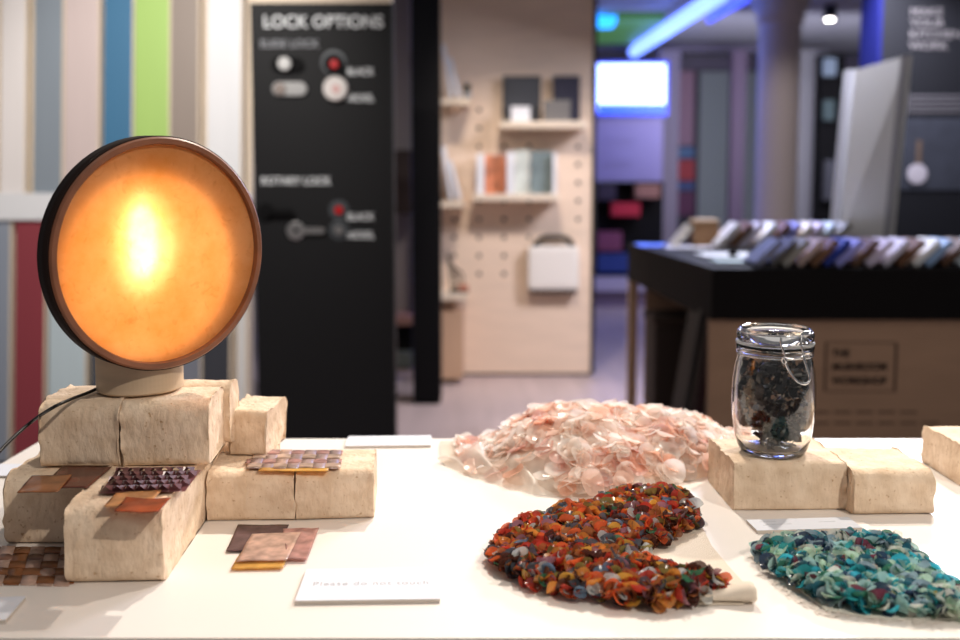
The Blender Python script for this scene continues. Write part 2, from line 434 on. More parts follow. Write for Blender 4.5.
mTan = film('tan_brown_sheet', (.36, .14, .05, 1), .2, .3, .1)
mAmber = film('amber_sheet', (.80, .44, .20, 1), .2, .35, .15)
mRust = film('rust_red_sheet', (.38, .08, .025, 1), .12, .3, .1)
mPlum = film('plum_grey_sheet', (.17, .10, .11, 1), .25, .25, .1)
mRose = film('rose_tan_sheet', (.78, .56, .46, 1), .25, .35, .15, .3, 60)
mPink = film('dusty_pink_sheet', (.64, .38, .34, 1), .25, .35, .15, .3, 60)
mYel = film('honey_sheet', (.93, .50, .13, 1), .2, .35, .15)
h1 = .0805
tile('dark red-brown square on the lower left brick, farther back', 'tile', [(42, 490), (88, 490), (112, 469), (62, 468)], h1, mBrown, seed=1)
tile('tan-brown square on the lower left brick, overlapping the darker one', 'tile', [(17, 495), (58, 494), (72, 477), (32, 478)], h1 + .0015, mTan, seed=2)
tile('amber translucent square on front brick, partly under the rust one', 'tile', [(104, 509), (150, 507), (162, 492), (116, 495)], h1 + .0005, mAmber, seed=3)
tile('rust-red glossy square lying at the front of the nearest brick', 'tile', [(114, 515), (158, 514.5), (171, 501), (126, 501)], h1 + .002, mRust, seed=4, curl=.004)
tile('dark plum square on tabletop, behind the pinkish ones', 'tile', [(226, 553.5), (276, 553), (289, 527), (238, 527)], 0, mPlum, seed=5)
tile('dusty pink square on tabletop, rightmost of its trio', 'tile', [(287, 562), (307, 562), (319, 531), (283, 532)], .001, mPink, seed=6, curl=.004)
tile('rose-tan square on tabletop, frontmost over a honey strip', 'tile', [(236, 564), (287, 563), (301, 535), (252, 536)], .0024, mRose, seed=7, curl=.003)
tile('honey-coloured square peeping out under the rose-tan square', 'tile', [(231, 570.5), (283, 569.5), (290, 553), (240, 555)], .0012, mYel, seed=8)

def woven(label, corners, z, nu, nv, mats, seed, amp=.0006):
    """plaited sheet: separate strips running both ways, over and under"""
    c4 = [P(x, y, T + z) for x, y in corners]; cen = sum(c4, Vector()) / 4
    root = empty('woven_sheet', (cen.x, cen.y, T + z + .0004), label, 'woven sheet')
    rnd = random.Random(seed)
    def pt(u, v_): return c4[0] * (1 - u) * (1 - v_) + c4[1] * u * (1 - v_) + c4[2] * u * v_ + c4[3] * (1 - u) * v_ - cen
    for way, cnt, other in ((0, nv, nu), (1, nu, nv)):
        for k in range(cnt):
            a0, a1 = (k + .04) / cnt, (k + .96) / cnt
            e0, e1 = -rnd.random() * .05, 1 + rnd.random() * .05
            bm = bmesh.new(); rows = []
            N = other * 6
            for s in range(N + 1):
                t_ = e0 + (e1 - e0) * s / N
                ph = (t_ * other) - .5
                zz = amp * (1 + math.cos(math.pi * (ph + k + way)))
                row = []
                for a_ in (a0, a1):
                    p = pt(t_, a_) if way == 0 else pt(a_, t_)
                    row.append(bm.verts.new((p.x, p.y, zz)))
                rows.append(row)
            for A, B in zip(rows, rows[1:]): bm.faces.new((A[0], A[1], B[1], B[0]))
            o = bm_obj('strip', bm, rnd.choice(mats[way]), root, True)
            md = o.modifiers.new('s', 'SOLIDIFY'); md.thickness = .0005; md.offset = 1
    return root
mW1 = film('woven_mauve', (.52, .38, .35, 1), .25, .3, .1); mW2 = film('woven_blush', (.78, .58, .46, 1), .25, .35, .15); mW3 = film('woven_brown', (.30, .15, .10, 1), .25, .3, .1)
woven('woven blush and mauve checker sheet on the low middle bricks', [(247, 469), (338, 469), (342, 451), (256, 451)], .0605, 7, 4, ([mW2, mW2, mPink], [mW1, mW1, mRose]), 3)
tile('honey-coloured strip under the woven checker sheet', 'tile', [(258, 472.5), (328, 472.5), (330, 466), (262, 466)], .0595, mYel, seed=9, curl=.0005)
woven('woven brown checker sheet on tabletop at the lower left corner', [(-30, 584), (70, 585), (76, 548), (-14, 548)], 0, 6, 5, ([mTan, mW3], [mRose, mW3, mTan]), 5)

# dark folded lattice patch on the nearest brick
def lattice(label, corners, z, nu, nv, m):
    c4 = [P(x, y, T + z) for x, y in corners]; cen = sum(c4, Vector()) / 4
    root = empty('folded_lattice', (cen.x, cen.y, T + z + .0004), label, 'folded sheet')
    def pt(u, v_, h): 
        p = c4[0] * (1 - u) * (1 - v_) + c4[1] * u * (1 - v_) + c4[2] * u * v_ + c4[3] * (1 - u) * v_ - cen
        return Vector((p.x, p.y, h))
    bm = bmesh.new()
    rnd = random.Random(4)
    for j in range(nv):
        for i in range(nu):
            off = .5 if j % 2 else 0
            u0 = (i + off) / (nu + .5); u1 = (i + 1 + off) / (nu + .5); um = (u0 + u1) / 2
            v0 = j / nv; v1 = (j + 1.15) / nv
            k = rnd.uniform(-.0005, .0005)
            # each cell a folded wing standing up at its near edge
            A = bm.verts.new(pt(u0, v0 + .35 / nv, .0005)); B = bm.verts.new(pt(um, v0, .0085 + k)); C = bm.verts.new(pt(u1, v0 + .35 / nv, .0005))
            Dv = bm.verts.new(pt(um, v1, .0015)); E = bm.verts.new(pt(u0, v1 - .3 / nv, .0045)); G = bm.verts.new(pt(u1, v1 - .3 / nv, .0045))
            bm.faces.new((A, B, Dv, E)); bm.faces.new((B, C, G, Dv))
    bm_obj('folded_wings', bm, m, root)
    bm = bmesh.new(); bm.faces.new([bm.verts.new(pt(u, v_, .0002)) for u, v_ in ((0, 0), (1, 0), (1, 1), (0, 1))])
    bm_obj('backing', bm, m, root)
    return root
lattice('dark maroon folded lattice sheet on the nearest brick', [(99, 494), (185, 492), (201, 470.5), (117, 471)], .082, 7, 5, film('maroon_sheet', (.16, .06, .065, 1), .3, .2, .0, .3, 80))
# ================================================================= SEQUINED TEXTILES
def petal(seed, cup, fold, n=14):
    """one small curled disc of unit radius"""
    rnd = random.Random(seed); me = bpy.data.meshes.new('sequin'); bm = bmesh.new()
    ax = rnd.random() * math.pi; cs, sn = math.cos(ax), math.sin(ax); ph = rnd.random() * 6
    def q(r, a):
        x, y = r * math.cos(a), r * math.sin(a)
        u = x * cs + y * sn; v = -x * sn + y * cs
        z = cup * r * r + fold * u * u * (1 + .5 * v) + .09 * r * r * math.sin(3 * a + ph)
        u *= 1 - .35 * abs(fold) * u * u
        return Vector((u * cs - v * sn, u * sn + v * cs, z))
    c = bm.verts.new(q(0, 0)); rings = []
    for r in (.4, .75, 1.0): rings.append([bm.verts.new(q(r, 2 * math.pi * k / n)) for k in range(n)])
    for k in range(n): bm.faces.new((c, rings[0][k], rings[0][(k + 1) % n]))
    for A, B in zip(rings, rings[1:]):
        for k in range(n): bm.faces.new((A[k], B[k], B[(k + 1) % n], A[(k + 1) % n]))
    for f in bm.faces: f.smooth = True
    bm.to_mesh(me); bm.free(); return me
def inside(poly, x, y):
    c = False; j = len(poly) - 1
    for i in range(len(poly)):
        xi, yi = poly[i]; xj, yj = poly[j]
        if (yi > y) != (yj > y) and x < (xj - xi) * (y - yi) / (yj - yi) + xi: c = not c
        j = i
    return c
def edge_dist(poly, x, y):
    best = 9
    for i in range(len(poly)):
        ax, ay = poly[i]; bx, by = poly[(i + 1) % len(poly)]
        dx, dy = bx - ax, by - ay; t_ = max(0, min(1, ((x - ax) * dx + (y - ay) * dy) / (dx * dx + dy * dy + 1e-12)))
        best = min(best, math.hypot(x - ax - dx * t_, y - ay - dy * t_))
    return best
def scatter(root, items, shapes, mats, names='sequin', first=100):
    """items: (matrix in root space, shape index, material index); the nearest hundred are parts of their own"""
    o_ = root.location
    items.sort(key=lambda it: (it[0].translation + o_ - EYE).length - it[0].translation.z * 3)
    cache = {}
    for mtx, s, k in items[:first]:
        if (s, k) not in cache:
            me = shapes[s].copy(); me.materials.append(mats[k]); cache[(s, k)] = me
        o = link(names, cache[(s, k)], root); o.matrix_local = mtx
    vs, fs, mi = [], [], []
    for mtx, s, k in items[first:]:
        me = shapes[s]; b0 = len(vs)
        vs += [(mtx @ v_.co)[:] for v_ in me.vertices]
        for p in me.polygons: fs.append([b0 + q for q in p.vertices]); mi.append(k)
    me = bpy.data.meshes.new(names + '_field'); me.from_pydata(vs, [], fs)
    for mm in mats: me.materials.append(mm)
    me.polygons.foreach_set('material_index', mi); me.polygons.foreach_set('use_smooth', [True] * len(fs)); me.update()
    o = link('small_discs', me, root); o['kind'] = 'stuff'; return o
def world_poly(pts): return [(P(x, y, T).x, P(x, y, T).y) for x, y in pts]
def flat_patch(name, poly, z, m, parent, origin, thick=.0012, wav=.0):
    bm = bmesh.new(); f = bm.faces.new([bm.verts.new((x - origin[0], y - origin[1], z)) for x, y in poly])
    r_ = bmesh.ops.extrude_face_region(bm, geom=[f])
    for v_ in r_['geom']:
        if isinstance(v_, bmesh.types.BMVert): v_.co.z += thick
    return bm_obj(name, bm, m, parent)

def pile(label, cat, polypx, rad, count, height, palette, weights, seed, mind, group=None, clusters=None):
    poly = world_poly(polypx); xs = [p[0] for p in poly]; ys = [p[1] for p in poly]
    cx, cy = sum(xs) / len(xs), sum(ys) / len(ys)
    root = empty('sequined_textile', (cx, cy, T + .0005), label, cat)
    rnd = random.Random(seed)
    shapes = [petal(seed * 10 + i, c_, f_) for i, (c_, f_) in enumerate([(.5, .2), (.2, .55), (.6, 0), (.1, .1), (.3, -.45), (.7, .3), (-.2, .6)])]
    pts = []; tries = 0
    while len(pts) < count and tries < count * 60:
        tries += 1
        x, y = rnd.uniform(min(xs), max(xs)), rnd.uniform(min(ys), max(ys))
        if not inside(poly, x, y): continue
        if any((x - a_) ** 2 + (y - b_) ** 2 < mind * mind for a_, b_ in pts[-4000:]): continue
        pts.append((x, y))
    items = []
    for x, y in pts:
        d = edge_dist(poly, x, y)
        k = min(1, d / .022)
        hh = height * math.sqrt(1 - (1 - k) ** 2) * (.75 + .35 * noise.noise(Vector((x * 22, y * 22, seed))))
        for lay in range(2):
            z = rad * .55 + hh * (1 if lay else .45) * rnd.uniform(.8, 1.05)
            rr = rad * rnd.uniform(.72, 1.22)
            tilt = rnd.uniform(.15, 1.35); az = rnd.random() * 6.283
            e = Euler((0, 0, az)).to_matrix() @ Euler((tilt, 0, 0)).to_matrix() @ Euler((0, 0, rnd.random() * 6.28)).to_matrix()
            z = max(z, rr * math.sin(tilt) * .9 + .001)
            cl = noise.noise(Vector((x * 30 + 7, y * 30, seed * 3))) 
            mi = rnd.choices(range(len(palette)), weights)[0]
            mtx = Matrix.Translation((x - cx + rnd.uniform(-1, 1) * rad * .3, y - cy + rnd.uniform(-1, 1) * rad * .3, z)) @ e.to_4x4() @ Matrix.Scale(rr, 4)
            items.append((mtx, rnd.randrange(len(shapes)), mi))
    scatter(root, items, shapes, palette)
    return root, poly, (cx, cy)

linen = mat('undyed_linen', (.80, .70, .58, 1), .9, bump=.5, bscale=900)
multi = [film('sequin_red', (.50, .05, .03, 1)), film('sequin_vermilion', (.72, .13, .04, 1)), film('sequin_orange', (.66, .26, .05, 1)), film('sequin_amber', (.70, .36, .06, 1)),
         film('sequin_dark_brown', (.09, .03, .02, 1)), film('sequin_smoke', (.09, .10, .12, 1)), film('sequin_slate_blue', (.14, .22, .32, 1)), film('sequin_green', (.06, .22, .12, 1)),
         film('sequin_olive', (.22, .17, .05, 1)), film('sequin_mauve', (.30, .14, .17, 1)), film('sequin_pearl', (.60, .62, .60, 1)), film('sequin_copper', (.40, .14, .05, 1))]
MP = [(488, 562), (500, 543), (536, 526), (590, 513), (625, 500), (672, 500), (688, 505), (699, 520), (697, 531), (664, 548), (640, 563), (664, 577), (700, 584), (722, 588), (724, 597), (702, 606), (668, 613), (615, 608), (570, 602), (530, 590), (502, 576)]
mroot, mpoly, mc = pile('red, orange and dark multicoloured sequined textile on linen, crescent shaped', 'textile', MP, .0084, 1050, .017, multi,
                        [14, 13, 8, 4, 12, 7, 3, 2, 4, 6, 5, 13], 3, .0044)
fab = world_poly([(520, 566), (560, 545), (640, 520), (700, 524), (712, 548), (735, 575), (757, 598), (742, 606), (690, 606), (620, 600), (560, 590)])
flat_patch('linen_backing', fab, .0003, linen, mroot, mc)
# rolled hem corner of the linen
bm = bmesh.new()
ha, hb = P(686, 606, T), P(754, 603, T); N = 16
prof = [(0, 0), (.012, .000), (.018, .0035), (.016, .0085), (.006, .0095), (-.004, .0075), (-.012, .005)]
rows = []
for i in range(N + 1):
    t_ = i / N; base = ha.lerp(hb, t_); sc = .35 + .75 * t_
    rows.append([bm.verts.new((base.x - mc[0], base.y - mc[1] + .012 - q[0] * sc * 1.1 ,   .0012 + q[1] * sc * 1.5 * (1 + .1 * math.sin(t_ * 9)))) for q in prof])
for A, B in zip(rows, rows[1:]):
    for k in range(len(prof) - 1): bm.faces.new((A[k], A[k + 1], B[k + 1], B[k]))
hem = bm_obj('folded_hem', bm, linen, mroot, True)
md = hem.modifiers.new('s', 'SOLIDIFY'); md.thickness = .0012

teal = [film('disc_teal', (.03, .30, .32, 1)), film('disc_pale_aqua', (.42, .66, .62, 1)), film('disc_mint', (.55, .74, .58, 1)), film('disc_dark_navy', (.03, .05, .10, 1)),
        film('disc_petrol', (.03, .13, .18, 1)), film('disc_cyan', (.05, .48, .60, 1)), film('disc_grey_blue', (.30, .40, .45, 1)), film('disc_wine', (.20, .04, .07, 1)),
        film('disc_bottle_green', (.04, .17, .11, 1)), film('disc_ivory', (.75, .76, .66, 1)), film('disc_mustard', (.65, .42, .10, 1))]
TP = [(757, 556), (770, 551), (800, 546), (850, 547), (893, 548), (915, 563), (938, 585), (962, 604), (975, 621), (935, 622), (880, 617), (832, 610), (800, 593), (775, 575)]
troot, tpoly, tc_ = pile('teal, aqua and dark green sequined textile at lower right', 'textile', TP, .0088, 620, .014, teal, [8, 12, 10, 5, 6, 6, 9, 3, 5, 9, 1], 7, .0050)
# frayed backing showing on its left edge
bm = bmesh.new(); rnd = random.Random(5)
bp_ = [P(x, y, T) for x, y in [(752, 556), (765, 574), (790, 594), (822, 613), (880, 620), (940, 624)]]
for i in range(len(bp_) - 1):
    for k in range(26):
        p = bp_[i].lerp(bp_[i + 1], rnd.random()); d = Vector((-.7, -.7, 0)).normalized() * rnd.uniform(.003, .011); d.rotate(Euler((0, 0, rnd.uniform(-.5, .5))))
        w_ = Vector((-d.y, d.x, 0)).normalized() * .0005; o3 = Vector((tc_[0], tc_[1], T))
        a_ = p - d * .6 - o3; b_ = p + d - o3; a_.z = .001; b_.z = .0008
        bm.faces.new([bm.verts.new(q) for q in (a_ - w_, a_ + w_, b_ + w_, b_ - w_)])
fr = bm_obj('frayed_edge', bm, mat('pale_thread', lin(225, 215, 205), .9), troot); fr['kind'] = 'stuff'
flat_patch('backing', world_poly([(756, 557), (800, 545), (893, 545), (960, 604), (975, 621), (880, 620), (826, 612)]), .0003, mat('pale_net', lin(225, 222, 210), .9), troot, tc_)

# pink heap
tops = [(440, 461), (465, 452), (490, 442), (515, 428), (540, 416), (565, 410), (590, 409), (612, 409), (640, 413), (665, 415), (690, 418), (705, 426), (720, 434), (736, 443), (744, 454)]
bots = [(440, 462), (470, 475), (500, 484), (530, 492), (580, 498), (640, 492), (690, 481), (720, 474), (745, 463)]
def interp(tab, x):
    if x <= tab[0][0]: return tab[0][1]
    for (x0, y0), (x1, y1) in zip(tab, tab[1:]):
        if x <= x1: return y0 + (y1 - y0) * (x - x0) / (x1 - x0)
    return tab[-1][1]
pc = P(600, 465, T)
proot = empty('sequined_shawl', (pc.x, pc.y, T + .0005), 'pale pink sequined textile heaped up near the far table edge', 'textile')
organza = film('white_organza', (.95, .90, .84, 1), .35, .5, .35, .04, 10)
pinkground = film('peach_net', (.96, .86, .77, 1), .4, .5, .2, .1, 10)
def heap(px, v_):
    """px across the picture, v_ 0 (front hem) .. 1 (back hem) -> point"""
    fpt = P(px, interp(bots, px), T); Yf = fpt.y
    wd = .06 + .13 * min(1, max(0, (px - 440) / 90)) * min(1, max(0, (760 - px) / 60))
    Yr = min(Yf + wd, 1.40); hr = max(.004, D(px, interp(tops, px) - 3 * min(1, max(0, (px - 480) / 60)), Yr).z - T - .006)
    Yb = min(Yr + .06, 1.475)
    ridge = (Yr - Yf) / (Yb - Yf)
    Y = Yf + (Yb - Yf) * v_
    k = v_ / ridge if v_ < ridge else (1 - v_) / (1 - ridge)
    k = max(0, min(1, k)); z = hr * (1 - (1 - k) ** 2.0) ** .75
    z += hr * .22 * k * (1 - k) * noise.noise(Vector((px * .02, v_ * 5, 1)))  * 4
    x = (px - CX) / F * (Y * 1.0 + 0) * 1.0
    x = D(px, 400, Y).x
    return Vector((x, Y, T + max(.0005, z)))
bm = bmesh.new(); NU, NV = 90, 36; g = []
for i in range(NU + 1):
    px = 440 + 304 * i / NU
    g.append([bm.verts.new(heap(px, j / NV) - proot.location) for j in range(NV + 1)])
for i in range(NU):
    for j in range(NV): bm.faces.new((g[i][j], g[i + 1][j], g[i + 1][j + 1], g[i][j + 1]))
bm_obj('net_ground', bm, pinkground, proot, True)
pinks = [film('disc_blush', (.95, .74, .64, 1), .25, .55, .35, .05), film('disc_pale', (.97, .88, .81, 1), .25, .55, .35, .03), film('disc_white', (.98, .95, .92, 1), .2, .55, .35, .03),
         film('disc_salmon', (.92, .58, .44, 1), .25, .55, .35, .06), film('disc_rose', (.88, .60, .54, 1), .25, .55, .35, .06)]
rnd = random.Random(9); shapes = [petal(900 + i, c_, f_) for i, (c_, f_) in enumerate([(.2, .1), (.1, .3), (.3, 0), (.15, -.3), (.05, .05), (.3, .4)])]
items = []
for i in range(1000):
    px = rnd.uniform(462, 742); v_ = rnd.uniform(.0, .95) if px > 560 else rnd.uniform(.32 if i % 5 else .05, .95)
    p = heap(px, v_); e_ = .01
    n_ = (heap(px + 4, v_) - p).cross(heap(px, min(1, v_ + .03)) - p)
    if n_.length < 1e-12: n_ = Vector((0, 0, 1))
    n_.normalize()
    if n_.z < 0: n_.negate()
    n_ = (n_ + Vector((rnd.uniform(-1, 1), rnd.uniform(-1, 1), rnd.uniform(-.4, .6))) * .42).normalized()
    rr = rnd.uniform(.011, .018)
    e = n_.to_track_quat('Z', 'Y').to_matrix() @ Euler((0, 0, rnd.random() * 6.28)).to_matrix()
    q = p - proot.location + Vector((0, 0, rnd.uniform(.000, .006)))
    q.z = max(q.z, rr * math.sqrt(max(0, 1 - n_.z ** 2)) + .001)
    cl = noise.noise(Vector((px * .025, v_ * 4, 3)))
    wts = [6, 9 - 6 * cl, 9 - 10 * cl, max(.2, 2 + 9 * cl), max(.2, 1.2 + 5 * cl)]
    items.append((Matrix.Translation(q) @ e.to_4x4() @ Matrix.Scale(rr, 4), rnd.randrange(6), rnd.choices(range(5), [max(.1, w_) for w_ in wts])[0]))
scatter(proot, items, shapes, pinks)
# sheer hem lying in front on the left
bm = bmesh.new(); g = []
for i in range(41):
    px = 441 + 130 * i / 40; py = interp(bots, px)
    row = []
    for j in range(9):
        v_ = j / 8
        p = P(px + 4 * math.sin(j), py - 22 * v_ * min(1, i / 14 + .15) + 2, T)
        z = .018 * math.sin(v_ * math.pi * .62) * (1 + .5 * math.sin(i * .5 + v_ * 3)) * min(1, i / 6 + .2)
        row.append(bm.verts.new(Vector((p.x, p.y, T + .001 + max(0, z))) - proot.location))
    g.append(row)
for i in range(40):
    for j in range(8): bm.faces.new((g[i][j], g[i + 1][j], g[i + 1][j + 1], g[i][j + 1]))
bm_obj('sheer_hem', bm, organza, proot, True)

# ================================================================= GLASS JAR
jb = P(772, 451, T + .062)
jar = empty('clip_jar', (jb.x, jb.y, T + .0625), 'clear clip-top glass jar of black shavings standing on a brick', 'jar')
G = glass('clear_glass', (.97, .985, .98, 1))
lathe('jar_body', [(0, 0.0015), (.030, .001), (.036, 0), (.0405, .002), (.0435, .008), (.0475, .022), (.0505, .042), (.0518, .062), (.0512, .085), (.0490, .104), (.0462, .115), (.0448, .120),
                   (.0448, .1225), (.0475, .124), (.0475, .132), (.0450, .134), (.0420, .134), (.0418, .120), (.0440, .114), (.0462, .104), (.0484, .085), (.0490, .062), (.0478, .042), (.0448, .022), (.0410, .010), (.037, .0055), (.020, .0065), (0, .0070)], G, jar, 72)
lathe('lid', [(0, .1425), (.034, .1425), (.038, .1385), (.0455, .1375), (.0472, .1400), (.0472, .1465), (.0455, .1475), (.0440, .1490), (.0445, .1520), (.0425, .1535), (.0400, .1520), (.0385, .1475), (.034, .1462), (0, .1462)], G, jar, 72)
lathe('rubber_seal', [(.0420, .1342), (.0478, .1342), (.0482, .1358), (.0478, .1373), (.0420, .1373), (.0420, .1342)], glass('pale_silicone', (.85, .86, .84, 1), .35, 1.4), jar, 72)
bail = empty('tmp_bail', (0, 0, 0), None, None); bpy.data.objects.remove(bail)
def ring(name, r_, z, w_, m, parent):
    return tube(name, [(r_ * math.cos(t_), r_ * math.sin(t_), z) for t_ in [2 * math.pi * k / 28 for k in range(29)]], w_, m, parent, 6)
ring('neck_wire', .0462, .1215, .0009, M['steel'], jar)
ring('lid_wire', .0450, .1492, .0009, M['steel'], jar)
# clasp faces the viewer, slightly right
fa = R(-78)
def cp(da, rr, z): return (rr * math.cos(fa - .10 + da), rr * math.sin(fa - .10 + da), z + max(0, .115 - z) * .25)
tube('clasp_loop', [cp(-.16, .0500, .125), cp(-.13, .0515, .115), cp(0.0, .0560, .098), cp(.12, .0585, .090), cp(.26, .0590, .088), cp(.36, .0585, .093), cp(.36, .0570, .104), cp(.33, .0530, .117), cp(.30, .0500, .127)], .0016, M['steel'], jar, 8)
tube('clasp_arm', [cp(-.26, .0468, .149), cp(-.27, .0495, .141), cp(-.20, .0500, .131), cp(-.14, .0500, .125), cp(.02, .0510, .123), cp(.18, .0505, .124), cp(.30, .0500, .128), cp(.24, .0500, .139), cp(.30, .0470, .149)], .0013, M['steel'], jar, 8)
tube('hinge_coil', [cp(-.22, .0490, .122), cp(-.20, .0520, .1245), cp(-.16, .0520, .120), cp(-.18, .0495, .1175), cp(-.24, .0500, .121), cp(-.22, .0520, .1255)], .0013, M['steel'], jar, 8)
# black shavings
bm = bmesh.new(); rnd = random.Random(12)
mi_count = 0
for i in range(290):
    z = rnd.uniform(.012, .114); rmax = (.034 if z < .03 else .044)
    if z < .05 : rmax = .024 + .016 * (z - .01) / .04
    a_ = rnd.random() * 6.283; rr = rmax * math.sqrt(rnd.random())
    c_ = Vector((rr * math.cos(a_), rr * math.sin(a_), z))
    if z < .035 and c_.x < -.012: continue
    R0 = rnd.uniform(.005, .011); L = rnd.uniform(2.2, 4.6); wd = rnd.uniform(.005, .011)
    e = Euler((rnd.random() * 6.28, rnd.random() * 6.28, rnd.random() * 6.28)).to_matrix()
    rows = []; N = 9
    for s in range(N + 1):
        th = L * s / N; ra = R0 * (1 - .05 * th)
        row = []
        for k in (-1, 0, 1):
            p = Vector((ra * math.cos(th), ra * math.sin(th), k * wd * .5 + .0018 * th))
            p += Vector((noise.noise(p * 200 + c_ * 50), noise.noise(p * 200 - c_ * 50), 0)) * .0022
            p = c_ + e @ p
            q = math.hypot(p.x, p.y); lim = .0440 if p.z > .03 else .037
            if q > lim: p.x *= lim / q; p.y *= lim / q
            p.z = max(.0085, min(.126, p.z))
            row.append(bm.verts.new(p))
        rows.append(row)
    for A, B in zip(rows, rows[1:]):
        for k in range(2):
            f_ = bm.faces.new((A[k], A[k + 1], B[k + 1], B[k])); f_.material_index = 0 if i % 5 else 1
for f_ in bm.faces: f_.smooth = True
sh = bm_obj('black_shavings', bm, [film('charcoal_shaving', (.022, .019, .018, 1), .28, .15, .0), film('smoky_brown_shaving', (.13, .085, .065, 1), .25, .4, .15)], None, True)
sh.location = jar.location + Vector((0, 0, .0005)); sh['kind'] = 'stuff'
jar.scale = (1, 1, 1.035)
tag(sh, 'tangle of curled black shavings filling the glass jar', 'shavings')
# ================================================================= LOCK PANEL
LY = 4.3
pa = D(250, 3, LY); pb = D(391, 3, LY)
lock = empty('lock_display_panel', ((pa.x + pb.x) / 2, LY + .03, 0), 'tall black display panel titled LOCK OPTIONS with sample locks', 'display panel')
pt_ = D(250, 3, LY).z
box('panel', ((pa.x + pb.x) / 2, LY + .03, pt_ / 2), (pb.x - pa.x, .06, pt_), mat('charcoal_panel', lin(22, 22, 24), .6, spec=.25), lock)
box('side_board', (pb.x + .004, LY + .03, pt_ / 2), (.008, .062, pt_), M['black'], lock)
box('top_board', ((pa.x + pb.x) / 2, LY + .03, pt_ + .03), (pb.x - pa.x, .06, .06), M['cream'], lock)
letters('lettering', 'LOCK OPTIONS', 263, 27.5, 12.5, LY, M['letter'], lock, .98)
letters('lettering', 'SLIDE LOCK', 260, 47.5, 8, LY, mat('dim_lettering', lin(150, 152, 158), .6), lock, 1.0)
letters('lettering', 'ROTARY LOCK', 261, 184.5, 8, LY, M['letter'], lock, .92)
for (t_, x, y) in (('BLACK', 347, 75), ('NICKEL', 347, 101.5), ('BLACK', 347, 220), ('NICKEL', 347, 238.5)):
    letters('lettering', t_, x, y, 7.5, LY, M['letter'], lock, .85 if t_ == 'BLACK' else .78)
red = mat('red_stud', lin(190, 10, 20), .4)
def disk(name, px, py, r_px, Y, dep, m, parent, n=32):
    c_ = D(px, py, Y); r_ = r_px * Y / F
    o = lathe(name, [(0, 0), (r_, 0), (r_, dep * .8), (r_ * .9, dep), (0, dep)], m, parent, n, (c_.x, Y, c_.z), (R(90), 0, 0), False)
    if parent: o.matrix_parent_inverse = inv(parent)
    return o
def pill(name, x0, x1, y, r_px, Y, dep, m, parent):
    a_, b_ = D(x0 + r_px, y, Y), D(x1 - r_px, y, Y); r_ = r_px * Y / F; bm = bmesh.new(); pts = []
    for k in range(13): t_ = R(90) + math.pi * k / 12; pts.append((a_.x + r_ * math.cos(t_), a_.z + r_ * math.sin(t_)))
    for k in range(13): t_ = R(-90) + math.pi * k / 12; pts.append((b_.x + r_ * math.cos(t_), b_.z + r_ * math.sin(t_)))
    f = bm.faces.new([bm.verts.new((x, Y, z)) for x, z in pts]); g_ = bmesh.ops.extrude_face_region(bm, geom=[f])
    for v_ in g_['geom']:
        if isinstance(v_, bmesh.types.BMVert): v_.co.y -= dep
    o = bm_obj(name, bm, m, parent); o.matrix_parent_inverse = inv(parent); return o
pill('slide_plate', 272, 304, 65, 7, LY, .012, M['matt'], lock); disk('thumb_knob', 285, 64, 6.8, LY - .012, .02, M['chrome'], lock)
pill('slide_plate', 273, 307, 89, 6.6, LY, .014, M['chrome'], lock); disk('thumb_knob', 280, 89, 6, LY - .014, .006, mat('worn_nickel', lin(150, 138, 132), .35, .8), lock)
disk('knob_ring', 334, 63, 12.5, LY, .006, mat('grey_ring', lin(90, 94, 98), .5), lock); k_ = disk('lock_knob', 334, 64, 9.5, LY - .006, .03, M['matt'], lock); disk('indicator', 334, 64, 4.3, LY - .036, .002, red, lock)
disk('lock_knob', 336, 89, 12, LY, .03, mat('satin_white_metal', lin(225, 218, 214), .4), lock); disk('indicator', 336, 89, 4, LY - .03, .002, mat('pale_red', lin(215, 170, 165), .5), lock)
disk('rosette', 266, 212, 9, LY, .012, M['matt'], lock); pill('lever', 266, 294, 212, 2.5, LY - .02, .012, M['matt'], lock)
disk('rosette', 296, 230.5, 9, LY, .014, M['chrome'], lock); disk('keyhole', 296, 230.5, 2.6, LY - .014, .001, M['matt'], lock); pill('lever', 303, 325, 230.5, 3, LY - .008, .012, M['chrome'], lock)
for y_, m_ in ((210, red), (230, M['chrome'])):
    disk('knob_ring', 339, y_, 10, LY, .004, mat('dark_ring', lin(62, 66, 70), .5), lock); disk('indicator', 339, y_, 4.3, LY - .004, .012, m_, lock)
fr_ = px_box('white_frame_board', 206, -12, 240, 470, 4.42, .04, M['white']); fr_.location.z = .0 + 1.1; 
bpy.data.objects.remove(fr_)

